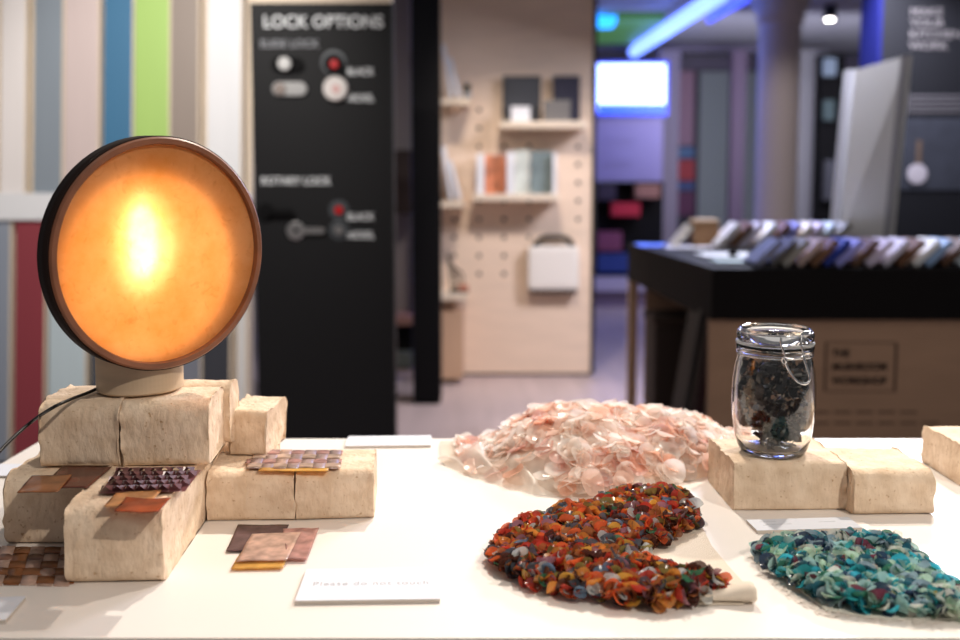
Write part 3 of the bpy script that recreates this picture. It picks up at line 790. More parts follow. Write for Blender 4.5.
# ================================================================= SAMPLE BOARDS (left wall)
SY = 4.45
def full(x0, x1, y0, y1): return D(x0, y0, SY), D(x1, y1, SY)
UPB = [(-34, -4, lin(226, 222, 222), 'pale wood-grain sample board at the far upper left edge'), 
       (0, 24, lin(240, 233, 230), 'off-white sample board at the upper left, beside the grey-blue one'),
       (33, 61, lin(140, 150, 160), 'grey-blue sample board in the upper row'),
       (64, 97, lin(214, 196, 192), 'pinkish wood-grain sample board in the upper row'),
       (103, 131, lin(62, 118, 156), 'blue sample board in the upper row above the lamp'),
       (134, 168, lin(172, 208, 112), 'lime green sample board above the lamp'),
       (170, 197, lin(150, 136, 126), 'taupe sample board in the upper row, right of the green one'),
       (207, 240, lin(238, 238, 240), 'white sample board beside the black lock panel')]
LOB = [(-22, 10, lin(150, 158, 172), 'grey-blue sample board in the lower row at the left edge'),
       (16, 45, lin(150, 62, 72), 'maroon sample board in the lower row'),
       (50, 86, lin(206, 222, 228), 'pale ice-blue sample board behind the lamp'),
       (92, 118, lin(80, 84, 92), 'dark grey sample board in the lower row, mostly behind the lamp base'),
       (178, 201, lin(132, 136, 148), 'steel grey sample board low on the right of the lamp'),
       (203, 230, lin(62, 64, 72), 'charcoal sample board low on the right of the lamp')]
def sample_board(x0, x1, ztop, zbot, c, label, i, grp, edge=True, white_edge=False):
    a_ = D(x0, 200, SY); b_ = D(x1, 200, SY); w_ = b_.x - a_.x
    o = empty('sample_board', ((a_.x + b_.x) / 2, SY, zbot), label, 'sample board', grp)
    box('panel', ((a_.x + b_.x) / 2, SY, (ztop + zbot) / 2), (w_, .02, ztop - zbot), mat('laminate_' + label.split()[0].replace('-', '_').lower(), c, .5, var=.03, vscale=4, stretch=(6, 1, .3)), o)
    box('edge_strip', (b_.x + .005, SY + .004, (ztop + zbot) / 2), (.010, .024, ztop - zbot), M['cream'], o)
    return o
zU0 = D(100, 193, SY).z; zU1 = D(100, -40, SY).z; zL1 = D(100, 221, SY).z
for i, (x0, x1, c, l_) in enumerate(UPB):
    sample_board(x0, x1, zU1, zU0, c, l_, i, 'upper row of colour sample boards')
for i, (x0, x1, c, l_) in enumerate(LOB):
    sample_board(x0, x1, zL1, .012, c, l_, i, 'lower row of colour sample boards')
sample_board(238, 246, zL1, .012, lin(232, 230, 228), 'narrow white sample board in the lower row beside the black lock panel', 0, 'lower row of colour sample boards')
xa, xb = D(-60, 200, SY).x, D(249, 200, SY).x
box('rack_backboard', ((xa + xb) / 2, SY + .06, 1.2), (xb - xa, .03, 2.4), M['cream'])
tag(bpy.data.objects['rack_backboard'], 'cream backboard behind the rows of colour sample boards', 'backboard')
rail = box('rack_rail', ((xa + xb) / 2, SY - .005, (zU0 + zL1) / 2), (xb - xa, .05, zU0 - zL1 - .006), M['white'])
tag(rail, 'white horizontal rail between the two rows of sample boards', 'rail')

# the whole rack leans back a little
piv = Vector((0, SY, zL1)); RT = Matrix.Translation(piv) @ Matrix.Rotation(R(-6), 4, 'X') @ Matrix.Translation(-piv)
bpy.context.view_layer.update()
for o in list(scene.objects):
    if o.parent is None and o.name.split('.')[0] in ('sample_board', 'rack_backboard', 'rack_rail'): o.matrix_world = RT @ o.matrix_world
# ================================================================= POST AND SHELVES BEHIND
post = empty('black_post', (D(425, 390, 5.55).x, 5.65, 0), 'tall black square column left of the pegboard wall', 'column')
zp = D(425, -25, 5.55).z
x0, x1 = D(412, 200, 5.55).x, D(440, 200, 5.55).x
box('shaft', ((x0 + x1) / 2, 5.65, zp / 2 + .01), (x1 - x0, .2, zp - .02), M['matt'], post)
box('foot_plate', ((x0 + x1) / 2, 5.65, .006), (x1 - x0 - .01, .19, .012), M['matt'], post)
sr = empty('narrow_shelf_rack', (D(401, 390, 6.6).x, 6.75, 0), 'narrow rack seen between the black panel and black column', 'shelf')
px_box('back_panel', 380, -10, 412, 318, 6.85, .02, mat('rack_grey', lin(128, 120, 120), .8), sr)
px_box('dark_box', 392, 150, 411, 214, 6.62, .2, mat('rack_dark', lin(38, 24, 22), .8), sr)
px_box('shelf', 380, 316, 412, 325, 6.6, .25, mat('rack_pink', lin(150, 112, 104), .7), sr)
px_box('bin', 380, 326, 412, 352, 6.7, .12, M['matt'], sr)
px_box('shelf', 380, 353, 412, 367, 6.6, .25, mat('rack_green_grey', lin(92, 100, 96), .7), sr)
px_box('bin', 380, 368, 412, 398, 6.7, .12, M['matt'], sr)

PY = 6.4
peg = empty('pegboard_wall', (D(518, 378, PY).x, PY + .04, 0), 'birch plywood pegboard wall with shelves in the background', 'pegboard')
ztop = D(518, -30, PY).z; xl, xr = D(425, 200, PY).x, D(592, 200, PY).x
box('board', ((xl + xr) / 2, PY + .03, ztop / 2 + .01), (xr - xl, .06, ztop - .02), M['ply'], peg)
box('dark_edge', (xr + .012, PY + .035, ztop / 2 + .01), (.024, .09, ztop - .02), M['black'], peg)
box('plinth', ((xl + xr) / 2, PY + .04, .012), (xr - xl, .05, .024), M['hole'], peg)
for c_, px in enumerate((454, 479, 504, 529, 578)):
    for r_ in range(10):
        py = 110 + 18.2 * r_
        if (px == 578 and not (140 < py < 225)) or (px > 500 and py > 295) or (px == 529 and py > 245) or (px == 504 and py > 300) or (px == 454 and py < 215): continue
        disk('peg_hole', px, py, 2.3, PY + .0005, .001, M['hole'], peg, 12)
def shelf(x0, x1, y0, dep, label):
    s = empty('wall_shelf', (D((x0 + x1) / 2, y0, PY - dep).x, PY - dep / 2, D(x0, y0, PY - dep).z), label, 'shelf', 'pegboard shelves')
    a_, b_ = D(x0, y0, PY - dep), D(x1, y0, PY - dep)
    box('board', ((a_.x + b_.x) / 2, PY - dep / 2, a_.z - .022), (b_.x - a_.x, dep - .001, .044), M['cream'], s, .004)
    for x in (a_.x + .07, b_.x - .07): box('bracket', (x, PY - dep / 2, a_.z - .054), (.02, dep - .03, .02), M['plydark'], s)
    return a_.z, PY - dep / 2, a_.x, b_.x
def stand(name, label, cat, x0, x1, y0, zb, Y, th, m, group=None, lean=0, parts=None):
    """thin upright thing on a shelf"""
    a_, b_ = D(x0, y0, Y), D(x1, y0, Y); h_ = a_.z - zb
    o = empty(name, ((a_.x + b_.x) / 2, Y, zb), label, cat, group)
    box('cover' if cat == 'book' else 'body', (0, 0, h_ / 2), (b_.x - a_.x, th, h_), m, o, 0, None, False)
    if parts: parts(o, b_.x - a_.x, h_, th)
    if lean: o.rotation_euler = (lean, 0, 0)
    return o
z1, y1, _, _ = shelf(500, 587, 121, .20, 'upper pegboard shelf holding two dark framed pictures')
z2, y2, _, _ = shelf(473, 560, 194, .20, 'lower pegboard shelf holding a row of books and brochures')
def pic(mm): return lambda o, w_, h_, th: box('picture', (0, -th / 2 - .0015, h_ / 2), (w_ * .88, .003, h_ * .9), mm, o, 0, None, False)
stand('framed_picture', 'larger dark framed picture on the upper pegboard shelf', 'picture', 503, 541, 76, z1, y1 + .05, .02, mat('dark_frame', lin(48, 46, 50), .5), parts=pic(mat('dark_print', lin(60, 62, 68), .4, var=.25, vscale=5)))
stand('framed_picture', 'smaller navy framed picture on the upper pegboard shelf', 'picture', 553, 580, 76, z1, y1 + .05, .02, mat('navy_frame', lin(40, 38, 52), .5), parts=pic(mat('navy_print', lin(46, 44, 62), .4)))
stand('small_box', 'small white box before the larger dark picture', 'box', 511, 530, 108, z1, y1 - .03, .06, M['white'], parts=lambda o, w_, h_, th: box('lid', (0, 0, h_ + .004), (w_ * 1.03, th * 1.03, .008), M['white'], o, 0, None, False))
stand('small_box', 'small grey box before the navy picture', 'box', 544, 570, 102, z1, y1 - .03, .06, mat('grey_card', lin(120, 116, 112), .8), parts=lambda o, w_, h_, th: box('lid', (0, 0, h_ + .004), (w_ * 1.03, th * 1.03, .008), mat('grey_lid', lin(140, 138, 130), .8), o, 0, None, False))
wh = M['white']
def pages(o, w_, h_, th): box('pages', (w_ * .01, 0, h_ / 2 + .001), (w_ * .97, th * .7, h_ - .001), M['card'], o, 0, None, False)
stand('book', 'white slim book at the left end of the lower pegboard shelf', 'book', 477, 484, 154, z2, y2, .12, wh, parts=pages)
stand('book', 'orange photo-covered book on the lower pegboard shelf', 'book', 485, 506, 155, z2, y2, .02, mat('orange_cover', lin(205, 130, 95), .5, var=.5, vscale=14), parts=pages)
stand('book', 'white book standing between the orange and the pale green covers', 'book', 507, 514, 152, z2, y2 - .03, .10, wh, parts=pages)
stand('book', 'white and green covered book on the lower pegboard shelf', 'book', 515, 529, 150, z2, y2, .02, mat('white_green_cover', lin(200, 205, 195), .5, var=.3, vscale=9), parts=pages)
stand('book', 'grey-green large book near the right end of the lower pegboard shelf', 'book', 530, 552, 151, z2, y2, .02, mat('grey_green_cover', lin(120, 134, 134), .4, var=.25, vscale=9), parts=pages)
stand('book', 'slim white book closing the row on the lower pegboard shelf', 'book', 552.5, 556, 153, z2, y2, .12, wh, parts=pages)
# side shelves on the left of the pegboard
for (x0, x1, y0, lab, grp) in ((438, 470, 98, 'topmost short shelf at the left of the pegboard', 0), (438, 463, 201, 'middle short shelf at the left of the pegboard', 1), (438, 467, 294, 'lowest short shelf at the left of the pegboard', 2)):
    s = empty('side_shelf', (D((x0 + x1) / 2, y0, PY - .3).x, PY - .15, D(x0, y0, PY - .3).z), lab, 'shelf', 'short shelves')
    a_, b_ = D(x0, y0, PY - .3), D(x1, y0, PY - .3)
    box('board', ((a_.x + b_.x) / 2, PY - .15, a_.z - .02), (b_.x - a_.x, .298, .04), M['cream'], s)
    box('bracket', ((a_.x + b_.x) / 2, PY - .15, a_.z - .06), (.03, .25, .04), M['plydark'], s)
    bx = a_.x + .035
    if grp < 2:
        for k, (hh_, an) in enumerate(((.33 if grp == 0 else .34, R(9)), (.25, R(14)))):
            o = empty('book', (bx + .05 + .05 * k, PY - .17, a_.z + .012), ('taller' if k == 0 else 'shorter') + ' white book leaning on the ' + ('topmost' if grp == 0 else 'middle') + ' short shelf', 'book')
            box('cover', (0, 0, hh_ / 2), (.022, .2, hh_), wh, o, 0, None, False); box('pages', (0, -.001, hh_ / 2 + .001), (.014, .2, hh_ - .001), M['card'], o, 0, None, False)
            o.rotation_euler = (0, -an, 0)
    if grp == 0:
        o = empty('succulent_pot', (bx + .15, PY - .2, a_.z), 'tiny dark green plant in pot on topmost short shelf', 'plant')
        lathe('pot', [(0, 0), (.022, 0), (.03, .045), (.026, .045), (0, .04)], mat('grey_pot', lin(150, 150, 150), .7), o, None and 0 or 24)
        bm = bmesh.new()
        for k in range(26):
            t_ = k * 2.4; e_ = .015 + .035 * (k / 26); tip = Vector((math.cos(t_) * e_, math.sin(t_) * e_, .12 - .05 * k / 26)); b0 = Vector((0, 0, .04)); sd = Vector((-math.sin(t_), math.cos(t_), 0)) * .008
            md_ = b0.lerp(tip, .5); bm.faces.new([bm.verts.new(q) for q in (b0, md_ + sd, tip, md_ - sd)])
        bm_obj('leaves', bm, mat('dark_leaf', lin(40, 52, 38), .6), o)
    if grp == 2:
        o = empty('tool_stand', (bx + .10, PY - .17, a_.z), 'dark wire tool stand on the lowest short shelf', 'tool stand')
        box('foot', (0, 0, .006), (.12, .14, .012), M['matt'], o, 0, None, False)
        for k in range(4): tube('wire', [(-.045 + .022 * k, 0, .012), (-.06 + .026 * k, 0, .12), (-.085 + .012 * k, 0, .28 - .04 * k)], .006, M['matt'], o, 6)
        box('tray', (.03, -.03, .03), (.06, .06, .036), mat('terracotta', lin(190, 120, 95), .7), o, 0, None, False)
lowc = px_box('cabinet_side', 440, 312, 463, 379, PY - .28, .26, M['plydark']); lowc.name = 'low_cabinet'
tag(lowc, 'low plywood cabinet under the lowest short shelf', 'cabinet')
# hanging white pouch
hb_ = empty('hanging_bag', (D(553, 265, PY).x, PY - .045, D(553, 292, PY).z), 'white square bag with black handle hanging on the pegboard', 'bag')
a_, b_ = D(528, 246, PY - .08), D(579, 290, PY - .08)
box('body', ((a_.x + b_.x) / 2, PY - .046, (a_.z + b_.z) / 2), (b_.x - a_.x, .07, a_.z - b_.z), mat('off_white_canvas', lin(238, 230, 218), .8), hb_, .03)
box('bottom_shadow', ((a_.x + b_.x) / 2, PY - .04, b_.z - .012), ((b_.x - a_.x) * .92, .06, .03), mat('brown_shadow', lin(70, 52, 42), .8), hb_, .008)  # shadow under the bag, built as a dark brown strip
hz = a_.z
tube('handle', [((a_.x + b_.x) / 2 - .13, PY - .05, hz - .01), ((a_.x + b_.x) / 2 - .08, PY - .05, hz + .045), ((a_.x + b_.x) / 2, PY - .05, hz + .055), ((a_.x + b_.x) / 2 + .09, PY - .05, hz + .045), ((a_.x + b_.x) / 2 + .13, PY - .05, hz - .01)], .02, M['matt'], hb_, 8, True)

# ================================================================= FAR ROOM
def thing1(o, label, cat, group=None): tag(o, label, cat, group); return o
def em(name, c, s): 
    return mat(name, c, .5, emis=s)
scr = empty('display_screen', (D(632, 88, 10).x, 10.03, D(632, 115, 10).z), 'brightly lit white and blue screen beyond the pegboard wall', 'screen')
px_box('picture', 598, 64, 665, 113, 9.99, .01, em('white_blue_light', lin(150, 175, 255), 4), scr)
px_box('blue_halo', 598, 104, 665, 113, 9.985, .004, em('blue_halo_glow', lin(40, 80, 255), 1.3), scr)  # screen's blue halo, painted as a glowing strip
px_box('bezel', 595, 61, 668, 116, 10.0, .06, mat('blue_bezel', lin(60, 80, 220), .5), scr)
pan = empty('info_panel', (D(630, 180, 10.05).x, 10.08, D(630, 180, 10.05).z), 'pale lilac information panel under the bright screen', 'panel')
px_box('board', 580, 116.5, 662, 181, 10.05, .05, mat('lilac_board', lin(122, 114, 156), .7), pan)
for i, (y, w_) in enumerate(((139, 34), (143, 28), (152, 10), (161, 32), (165, 26))): px_box('text_line', 603, y, 603 + w_, y + 1.4, 10.045, .005, mat('lilac_ink', lin(120, 112, 150), .8), pan)
cab = empty('display_cabinet', (D(628, 290, 10).x, 10.3, 0), 'dark cabinet with coloured goods below the lilac panel', 'cabinet')
px_box('carcass', 580, 182, 662, 278, 10.25, .4, M['matt'], cab)
px_box('ledge', 580, 278, 664, 291, 10.0, .6, mat('lilac_white', lin(190, 182, 205), .6), cab)
px_box('plinth', 580, 291, 663, 322, 10.05, .5, mat('mauve_plinth', lin(128, 112, 138), .7), cab)
for i, (x0, y0, x1, y1, c, l_) in enumerate([(612, 203, 640, 216, lin(170, 28, 52), 'red box inside the dark display cabinet'), (598, 232, 622, 251, lin(120, 60, 90), 'dusky pink box inside the dark display cabinet'), (636, 184, 660, 198, lin(130, 90, 80), 'brown box on the upper level of the dark display cabinet'),
                                        (598, 254, 632, 272, lin(38, 62, 130), 'wide blue box low in the display cabinet'), (636, 246, 658, 262, lin(60, 66, 110), 'small dark blue box low in the display cabinet'), (598, 183, 616, 200, lin(40, 30, 50), 'dark violet box at the upper left of display cabinet')]):
    o = px_box('boxed_goods', x0, y0, x1, y1, 10.08, .16, mat('goods_%s' % 'abcdef'[i], c, .5), None); thing1(o, l_, 'box')
pos = empty('poster', (D(685, 145, 12.5).x, 12.5, D(685, 235, 12.5).z), 'tall narrow pink poster with red and blue lower half', 'poster')
px_box('sheet', 676, 68, 696, 283.6, 12.502, .035, mat('poster_dark', lin(34, 30, 50), .6), pos)
px_box('pink_area', 677, 70, 693, 145, 12.5, .012, mat('poster_pink', lin(165, 128, 150), .6), pos)
for (y0, y1, c) in ((147, 158, lin(70, 110, 160)), (160, 180, lin(175, 35, 50)), (182, 190, lin(60, 80, 140)), (192, 215, lin(95, 35, 80))): px_box('colour_band', 677, y0, 694, y1, 12.5, .012, mat('band_%d' % y0, c, .5), pos)
# round column
cc = D(775.5, 200, 8.2); colr = 20 * 8.2 / F
column = empty('round_column', (cc.x, 8.2, 0), 'thick round pale column with flared capital behind the sample table', 'column')
wm = mat('column_paint', lin(188, 176, 174), .7)
lathe('shaft', [(0, 0), (colr * 1.15, 0), (colr * 1.15, .1), (colr, .12), (colr, 2.68)], wm, column, 48)
lathe('capital', [(colr, 2.66), (colr * 1.15, 2.68), (colr * 1.15, 2.74), (colr * 1.8, 2.98), (0, 2.98)], wm, column, 48)
dk = empty('dark_cupboard', (D(834, 54, 10.8).x, 10.95, 0), 'tall dark cupboard between the pale column and leaning boards', 'cupboard')
zc_ = D(834, 54, 10.8).z; box('carcass', (D(834, 54, 10.8).x, 10.95, zc_ / 2), (.27, .3, zc_), M['matt'], dk)
for y_ in (76.2, 120.2, 200.2): px_box('shelf', 823, y_, 840, y_ + 2, 10.7, .1, M['matt'], dk)
for i, (x0, y0, x1, y1, c, l_) in enumerate([(824, 58, 836, 76, lin(120, 135, 150), 'pale blue-grey packet at the top of the dark cupboard'), (824, 100, 834, 120, lin(50, 70, 72), 'dull green packet halfway up the dark cupboard'), (825, 160, 836, 200, lin(60, 60, 68), 'grey packet low in the dark cupboard')]):
    thing1(px_box('packet', x0, y0, x1, y1, 10.74, .05, mat('packet_%s' % 'abc'[i], c, .6)), l_, 'packet')
# ceiling lights
def ceiling_tube(label, pa_, pb_, z, r_, m):
    A, B = P(pa_[0], pa_[1], z), P(pb_[0], pb_[1], z)
    o = empty('tube_light', ((A + B) / 2)[:], label, 'tube light')
    tube('glowing_tube', [A, A.lerp(B, .5), B], r_, m, o, 12, True)
    d_ = (B - A); ang = math.atan2(d_.y, d_.x)
    box('housing', ((A.x + B.x) / 2, (A.y + B.y) / 2, (z + 3.0) / 2 + r_ / 2), (d_.length * .96, r_ * 1.6, 3.0 - z - r_), M['white'], o, 0, (0, 0, ang))
    return o
ceiling_tube('thick white-blue tube light running across the ceiling', (634, 52), (722, -6), 2.84, .065, em('blue_white_tube', lin(110, 140, 255), 2.6))
ceiling_tube('blue reflection built as a thin glowing tube right of the thick white one', (709, 20), (752, -4), 2.90, .03, em('blue_reflection', lin(60, 80, 240), 1.6))  # blue reflection by the ceiling, made as an added glowing tube
gp = P(625, 33, 2.92)
g_ = box('green_lit_panel', (gp.x, gp.y, 2.95), (.62, 1.6, .06), em('green_glow', lin(70, 120, 70), .5)); thing1(g_, 'ceiling panel with dim green light put into its glow, above the bright screen', 'ceiling light')  # green light at the ceiling, made as the panel's own emission
g2 = P(604, 25, 2.90)
g_ = box('cyan_spotlight', (g2.x, g2.y, 2.93), (.2, .35, .07), em('cyan_glow', lin(40, 150, 255), 2)); thing1(g_, 'small cyan light beside the green-lit ceiling panel', 'ceiling light')
dp = P(830, 20, 2.86)
dl = empty('downlight', (dp.x, dp.y, 2.86), 'small round white ceiling downlight right of the column', 'ceiling light')
lathe('lens', [(0, 0), (.035, .003), (.045, .012), (0, .014)], em('downlight_glow', (1, .95, .9, 1), 30), dl, 24)
lathe('can', [(.045, .01), (.06, .0), (.06, .13), (0, .13)], M['black'], dl, 24)

# black wall of the right
BW = 5.2
bw = empty('black_sign_wall', (D(960, 200, BW).x, BW + .1, 0), 'black wall with dim grey lettering at the right edge', 'sign wall')
a_ = D(885, -40, BW); zt = a_.z
box('panel', (a_.x + .6, BW + .1, zt / 2), (1.2, .2, zt), mat('blue_black_panel', lin(12, 12, 17), .7, spec=.3), bw)
box('blue_lit_side', (a_.x - .012, BW + .12, zt / 2), (.024, .24, zt), mat('blue_lit_black', lin(8, 14, 80), .7, spec=.2), bw)  # blue light falling on the wall's left side, put into its colour
dimm = mat('dim_grey_lettering', lin(112, 106, 104), .7)
letters('lettering', 'MAKE\nYOUR\nKITCHENS\nWORK', 910, 15.5, 8, BW, dimm, bw, 1.15, lines=1.02)
px_box('picture_area', 893, 118, 1000, 190, BW - .004, .004, mat('night_print', lin(50, 52, 60), .5, var=.2, vscale=12), bw)
for k in range(4): px_box('text_line', 905, 95 + 5 * k, 1000, 97.6 + 5 * k, BW - .003, .003, mat('print_grey', lin(84, 80, 82), .7), bw)
disk('spoon_bowl', 917, 174, 10, BW - .006, .004, mat('pale_spoon', lin(176, 168, 172), .5), bw)
px_box('spoon_handle', 917, 140, 921, 166, BW - .008, .003, mat('brown_spoon', lin(92, 74, 60), .6), bw)

# ================================================================= SAMPLE TABLE ON THE RIGHT
WZ = 1.0; fx = P(712, 268, WZ); bx_ = P(628, 243, WZ)
FYW, BYW = fx.y, bx_.y; XL = (fx.x + bx_.x) / 2; XR = XL + 2.6; TH = .19
wt = empty('sample_worktable', ((XL + XR) / 2, (FYW + BYW) / 2, 0), 'large plywood worktable with thick black top covered in samples', 'table')
wy = (FYW + BYW) / 2
bm = bmesh.new()
vb = []
for z in (WZ - TH, WZ - .002):
    vb.append([bm.verts.new((x, y, z)) for x, y in ((fx.x, FYW), (XR, FYW), (XR, BYW), (bx_.x, BYW))])
bm.faces.new(vb[0]); bm.faces.new(vb[1])
for k in range(4): bm.faces.new((vb[0][k], vb[0][(k + 1) % 4], vb[1][(k + 1) % 4], vb[1][k]))
o = bm_obj('black_top', bm, mat('black_stained_top', lin(9, 6, 7), .75, spec=.2), wt); o.matrix_parent_inverse = inv(wt)
pw = mat('brown_plywood', lin(170, 138, 112), .7, var=.08, vscale=3, stretch=(1, 1, 5))
box('front_panel', ((fx.x + .0 + XR) / 2, FYW + .03, (WZ - TH) / 2), (XR - fx.x, .03, WZ - TH), pw, wt)
box('rear_panel', ((bx_.x + XR) / 2, BYW - .25, (WZ - TH) / 2), (XR - bx_.x - .1, .03, WZ - TH), pw, wt)
pc_ = D(633, 280, BYW - .06)
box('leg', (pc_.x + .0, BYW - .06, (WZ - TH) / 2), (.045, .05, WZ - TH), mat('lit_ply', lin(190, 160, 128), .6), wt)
box('bottom_shelf', ((fx.x + XR) / 2 + .02, (FYW + BYW) / 2 - .1, .28), (XR - fx.x - .04, BYW - FYW - .4, .03), pw, wt)
sg = FYW + .015
dpi = mat('dark_print_ink', lin(34, 24, 20), .8)
for t_, yb_ in (('THE', 356.5), ('MUSHROOM', 370), ('WORKSHOP', 384)): letters('sign_lettering', t_, 831.5, yb_, 7.4, sg, dpi, wt, .93, bold=.03)
for (x0, y0, x1, y1) in ((825, 342, 896, 343), (825, 391, 896, 392), (825, 343, 826, 391), (895, 343, 896, 391)): px_box('sign_border', x0, y0, x1, y1, sg - .001, .002, mat('border_ink', lin(80, 62, 50), .8), wt)
for (y0, x1) in ((411, 917), (422, 932)):
    for x in range(812, x1, 22): px_box('sign_text_line', x, y0, x + 17, y0 + 2.2, sg - .001, .002, mat('faint_ink', lin(104, 82, 66), .8), wt)
# things inside the table: leaning dark boards, box
for i, (xo, m_c, l_) in enumerate([(.03, lin(14, 12, 14), 'black board leaning inside the worktable, leftmost'), (.085, lin(58, 22, 32), 'dark wine board leaning inside the worktable, middle'), (.14, lin(44, 36, 34), 'dark brown board leaning inside the worktable, rightmost')]):
    c_ = D(690, 400, FYW + .22)
    o = box('leaning_board', (c_.x + xo - .04, FYW + .22 + .01 * i, .61), (.022, .20, .62), mat('board_%s' % 'abc'[i], m_c, .6), None, .002, (0, R(9), 0)); thing1(o, l_, 'board')
o = empty('storage_box', (D(668, 400, FYW + .9).x, FYW + .9, .295), 'dark brown box standing inside the open worktable', 'box')
box('body', (0, 0, .19), (.18, .25, .38), mat('umber', lin(52, 38, 32), .7), o, .02, None, False); box('lid', (0, 0, .40), (.20, .27, .04), mat('umber_lid', lin(62, 46, 38), .7), o, .015, None, False)

# samples fanned on the top
NAMES = ['slate grey', 'dark grey', 'mid grey', 'pinkish grey', 'brown wood', 'ivory', 'periwinkle', 'deep blue', 'lavender blue', 'walnut brown', 'lilac', 'pale lavender', 'off-white', 'chestnut', 'snow white', 'light blue', 'pale blue', 'dark walnut', 'caramel']
COLS = [lin(120, 125, 150), lin(86, 84, 84), lin(150, 148, 142), lin(180, 158, 152), lin(110, 76, 52), lin(240, 232, 220), lin(140, 150, 225), lin(24, 52, 150), lin(150, 152, 225), lin(96, 66, 44), lin(205, 195, 220), lin(210, 206, 225), lin(225, 222, 222), lin(104, 70, 46), lin(238, 240, 242), lin(140, 170, 210), lin(200, 215, 230), lin(88, 58, 38), lin(110, 76, 46)]
def strip(x, Y, col_i, h_, w_, label, lean=R(48), d_=.16):
    # a plank sample leaning to the right on the table top
    c_ = P(x, 262, WZ)
    X = D(x, 250, Y).x
    L = h_; th = w_
    o = empty('plank_sample', (X, Y, WZ), label, 'sample', 'plank samples')
    cz = (L * math.cos(lean) + th * math.sin(lean)) / 2 - .001; cx_ = L * math.sin(lean) / 2
    box('face', (cx_, 0, cz), (th, d_, L), mat('plank_' + NAMES[col_i].replace(' ', '_').replace('-', '_'), COLS[col_i], .45), o, .001, (0, lean, 0), False)
    box('core', (cx_ + th * .5 * math.cos(lean), .004, cz - th * .5 * math.sin(lean)), (.006, d_ - .008, L - .004), M['plydark'], o, 0, (0, lean, 0), False)
    return o
xf = 752
seq = [(757, 0), (772, 1), (784, 2), (798, 3), (812, 4), (824, 7), (836, 8), (852, 9), (866, 10), (882, 11), (897, 13), (912, 14), (924, 15), (940, 17), (956, 16), (972, 12)]
for k, (x, ci) in enumerate(seq):
    strip(x - 6, FYW + .12 + .012 * (k % 2), ci,   .125, .022, '%s plank sample in the front row on the worktable' % NAMES[ci], R(46))
seq2 = [(721, 12), (733, 18), (743, 11), (757, 14), (770, 4), (780, 8), (792, 5), (803, 10), (815, 16), (828, 2)]
for k, (x, ci) in enumerate(seq2):
    strip(x - 6, BYW - .35, ci, .145, .028, '%s plank sample in the rear row on the worktable' % NAMES[ci], R(44))
o = empty('sample_box', (D(706, 240, BYW - .3).x, BYW - .25, WZ), 'brown box at the left end of the rear sample row', 'box')
box('body', (0, 0, .06), (.115, .12, .12), mat('kraft_box', lin(150, 112, 74), .7), o, .003, None, False); box('lid', (0, 0, .126), (.12, .125, .012), mat('kraft_lid', lin(190, 165, 135), .7), o, .002, None, False)
o = box('tilted_block', (D(682, 240, BYW - .3).x, BYW - .27, WZ + .052), (.03, .1, .13), mat('block_cream', lin(222, 214, 196), .6), None, .003, (0, R(40), 0)); thing1(o, 'cream block leaning against the brown box on the worktable', 'block')
for i, (x0, x1, y, l_, c) in enumerate([(664, 740, 247, 'large white sheet lying left on the worktable', lin(225, 222, 225)), (700, 752, 256, 'white sheet lying near the front corner of worktable', lin(222, 224, 226)), (712, 758, 263, 'pale green-grey sheet at the front corner of worktable', lin(186, 204, 202))]):
    A = P(x0, y, WZ); B = P(x1, y, WZ)
    o = box('paper_sheet', ((A.x + B.x) / 2, A.y, WZ + .002 + .003 * i), (B.x - A.x, (.22, .2, .12)[i], .003), mat('sheet_%s' % 'abc'[i], c, .5)); thing1(o, l_, 'sheet')
o = box('blue_sheet', (P(648, 245, WZ).x + .02, P(648, 245.5, WZ).y, WZ + .002), (.16, .20, .003), mat('blue_paper', lin(70, 110, 230), .4)); thing1(o, 'blue sheet at the far left corner of the worktable', 'sheet')
cl_ = P(733, 257, WZ); o = box('black_clip', (cl_.x, cl_.y, WZ + .022), (.03, .03, .03), M['matt'], None, .004); thing1(o, 'small black clip on the white sheets of the worktable', 'clip')

# leaning white boards on the worktable (extruded outline standing on the top)
def leaning(label, q, th, m, edge=None):
    """q: bottom-left, bottom-right, top-right, top-left as (px, py, depth)"""
    pts = [D(*p) for p in q]
    for p in pts[:2]: p.z = WZ
    o = empty('display_board', (pts[0].x, pts[0].y, WZ), label, 'panel')
    n_ = (pts[1] - pts[0]).cross(pts[3] - pts[0]).normalized()
    if n_.y < 0: n_.negate()
    bm = bmesh.new(); a_ = [bm.verts.new(p - o.location) for p in pts]; b_ = [bm.verts.new(p - o.location + n_ * th) for p in pts]
    bm.faces.new(a_); bm.faces.new(b_[::-1])
    for k in range(4): bm.faces.new((a_[k], a_[(k + 1) % 4], b_[(k + 1) % 4], b_[k]))
    bm_obj('panel', bm, m, o)
    if edge:
        e = [pts[1], pts[2]]; dx = (pts[1] - pts[0]).normalized() * .035
        bm = bmesh.new(); vs_ = [bm.verts.new(p - o.location - n_ * .003) for p in (pts[1] - dx, pts[1], pts[2], pts[2] - dx)]
        bm.faces.new(vs_); r_ = bmesh.ops.extrude_face_region(bm, geom=bm.faces[:])
        for v_ in r_['geom']:
            if isinstance(v_, bmesh.types.BMVert): v_.co += n_ * .003
        bm_obj('edge_strip', bm, edge, o)
    return o
leaning('large pale grey panel leaning on the worktable before the black wall', [(838, 245, 4.7), (889, 245, 4.45), (908, 55, 4.45), (855, 70, 4.75)], .03, mat('pale_grey_panel', lin(218, 216, 210), .5), mat('panel_edge', lin(150, 148, 150), .5))
leaning('narrow grey panel leaning left of the large pale one', [(828, 244, 4.85), (834, 244, 4.8), (852, 69, 4.85), (844, 71, 4.9)], .02, mat('grey_panel', lin(190, 190, 194), .5))

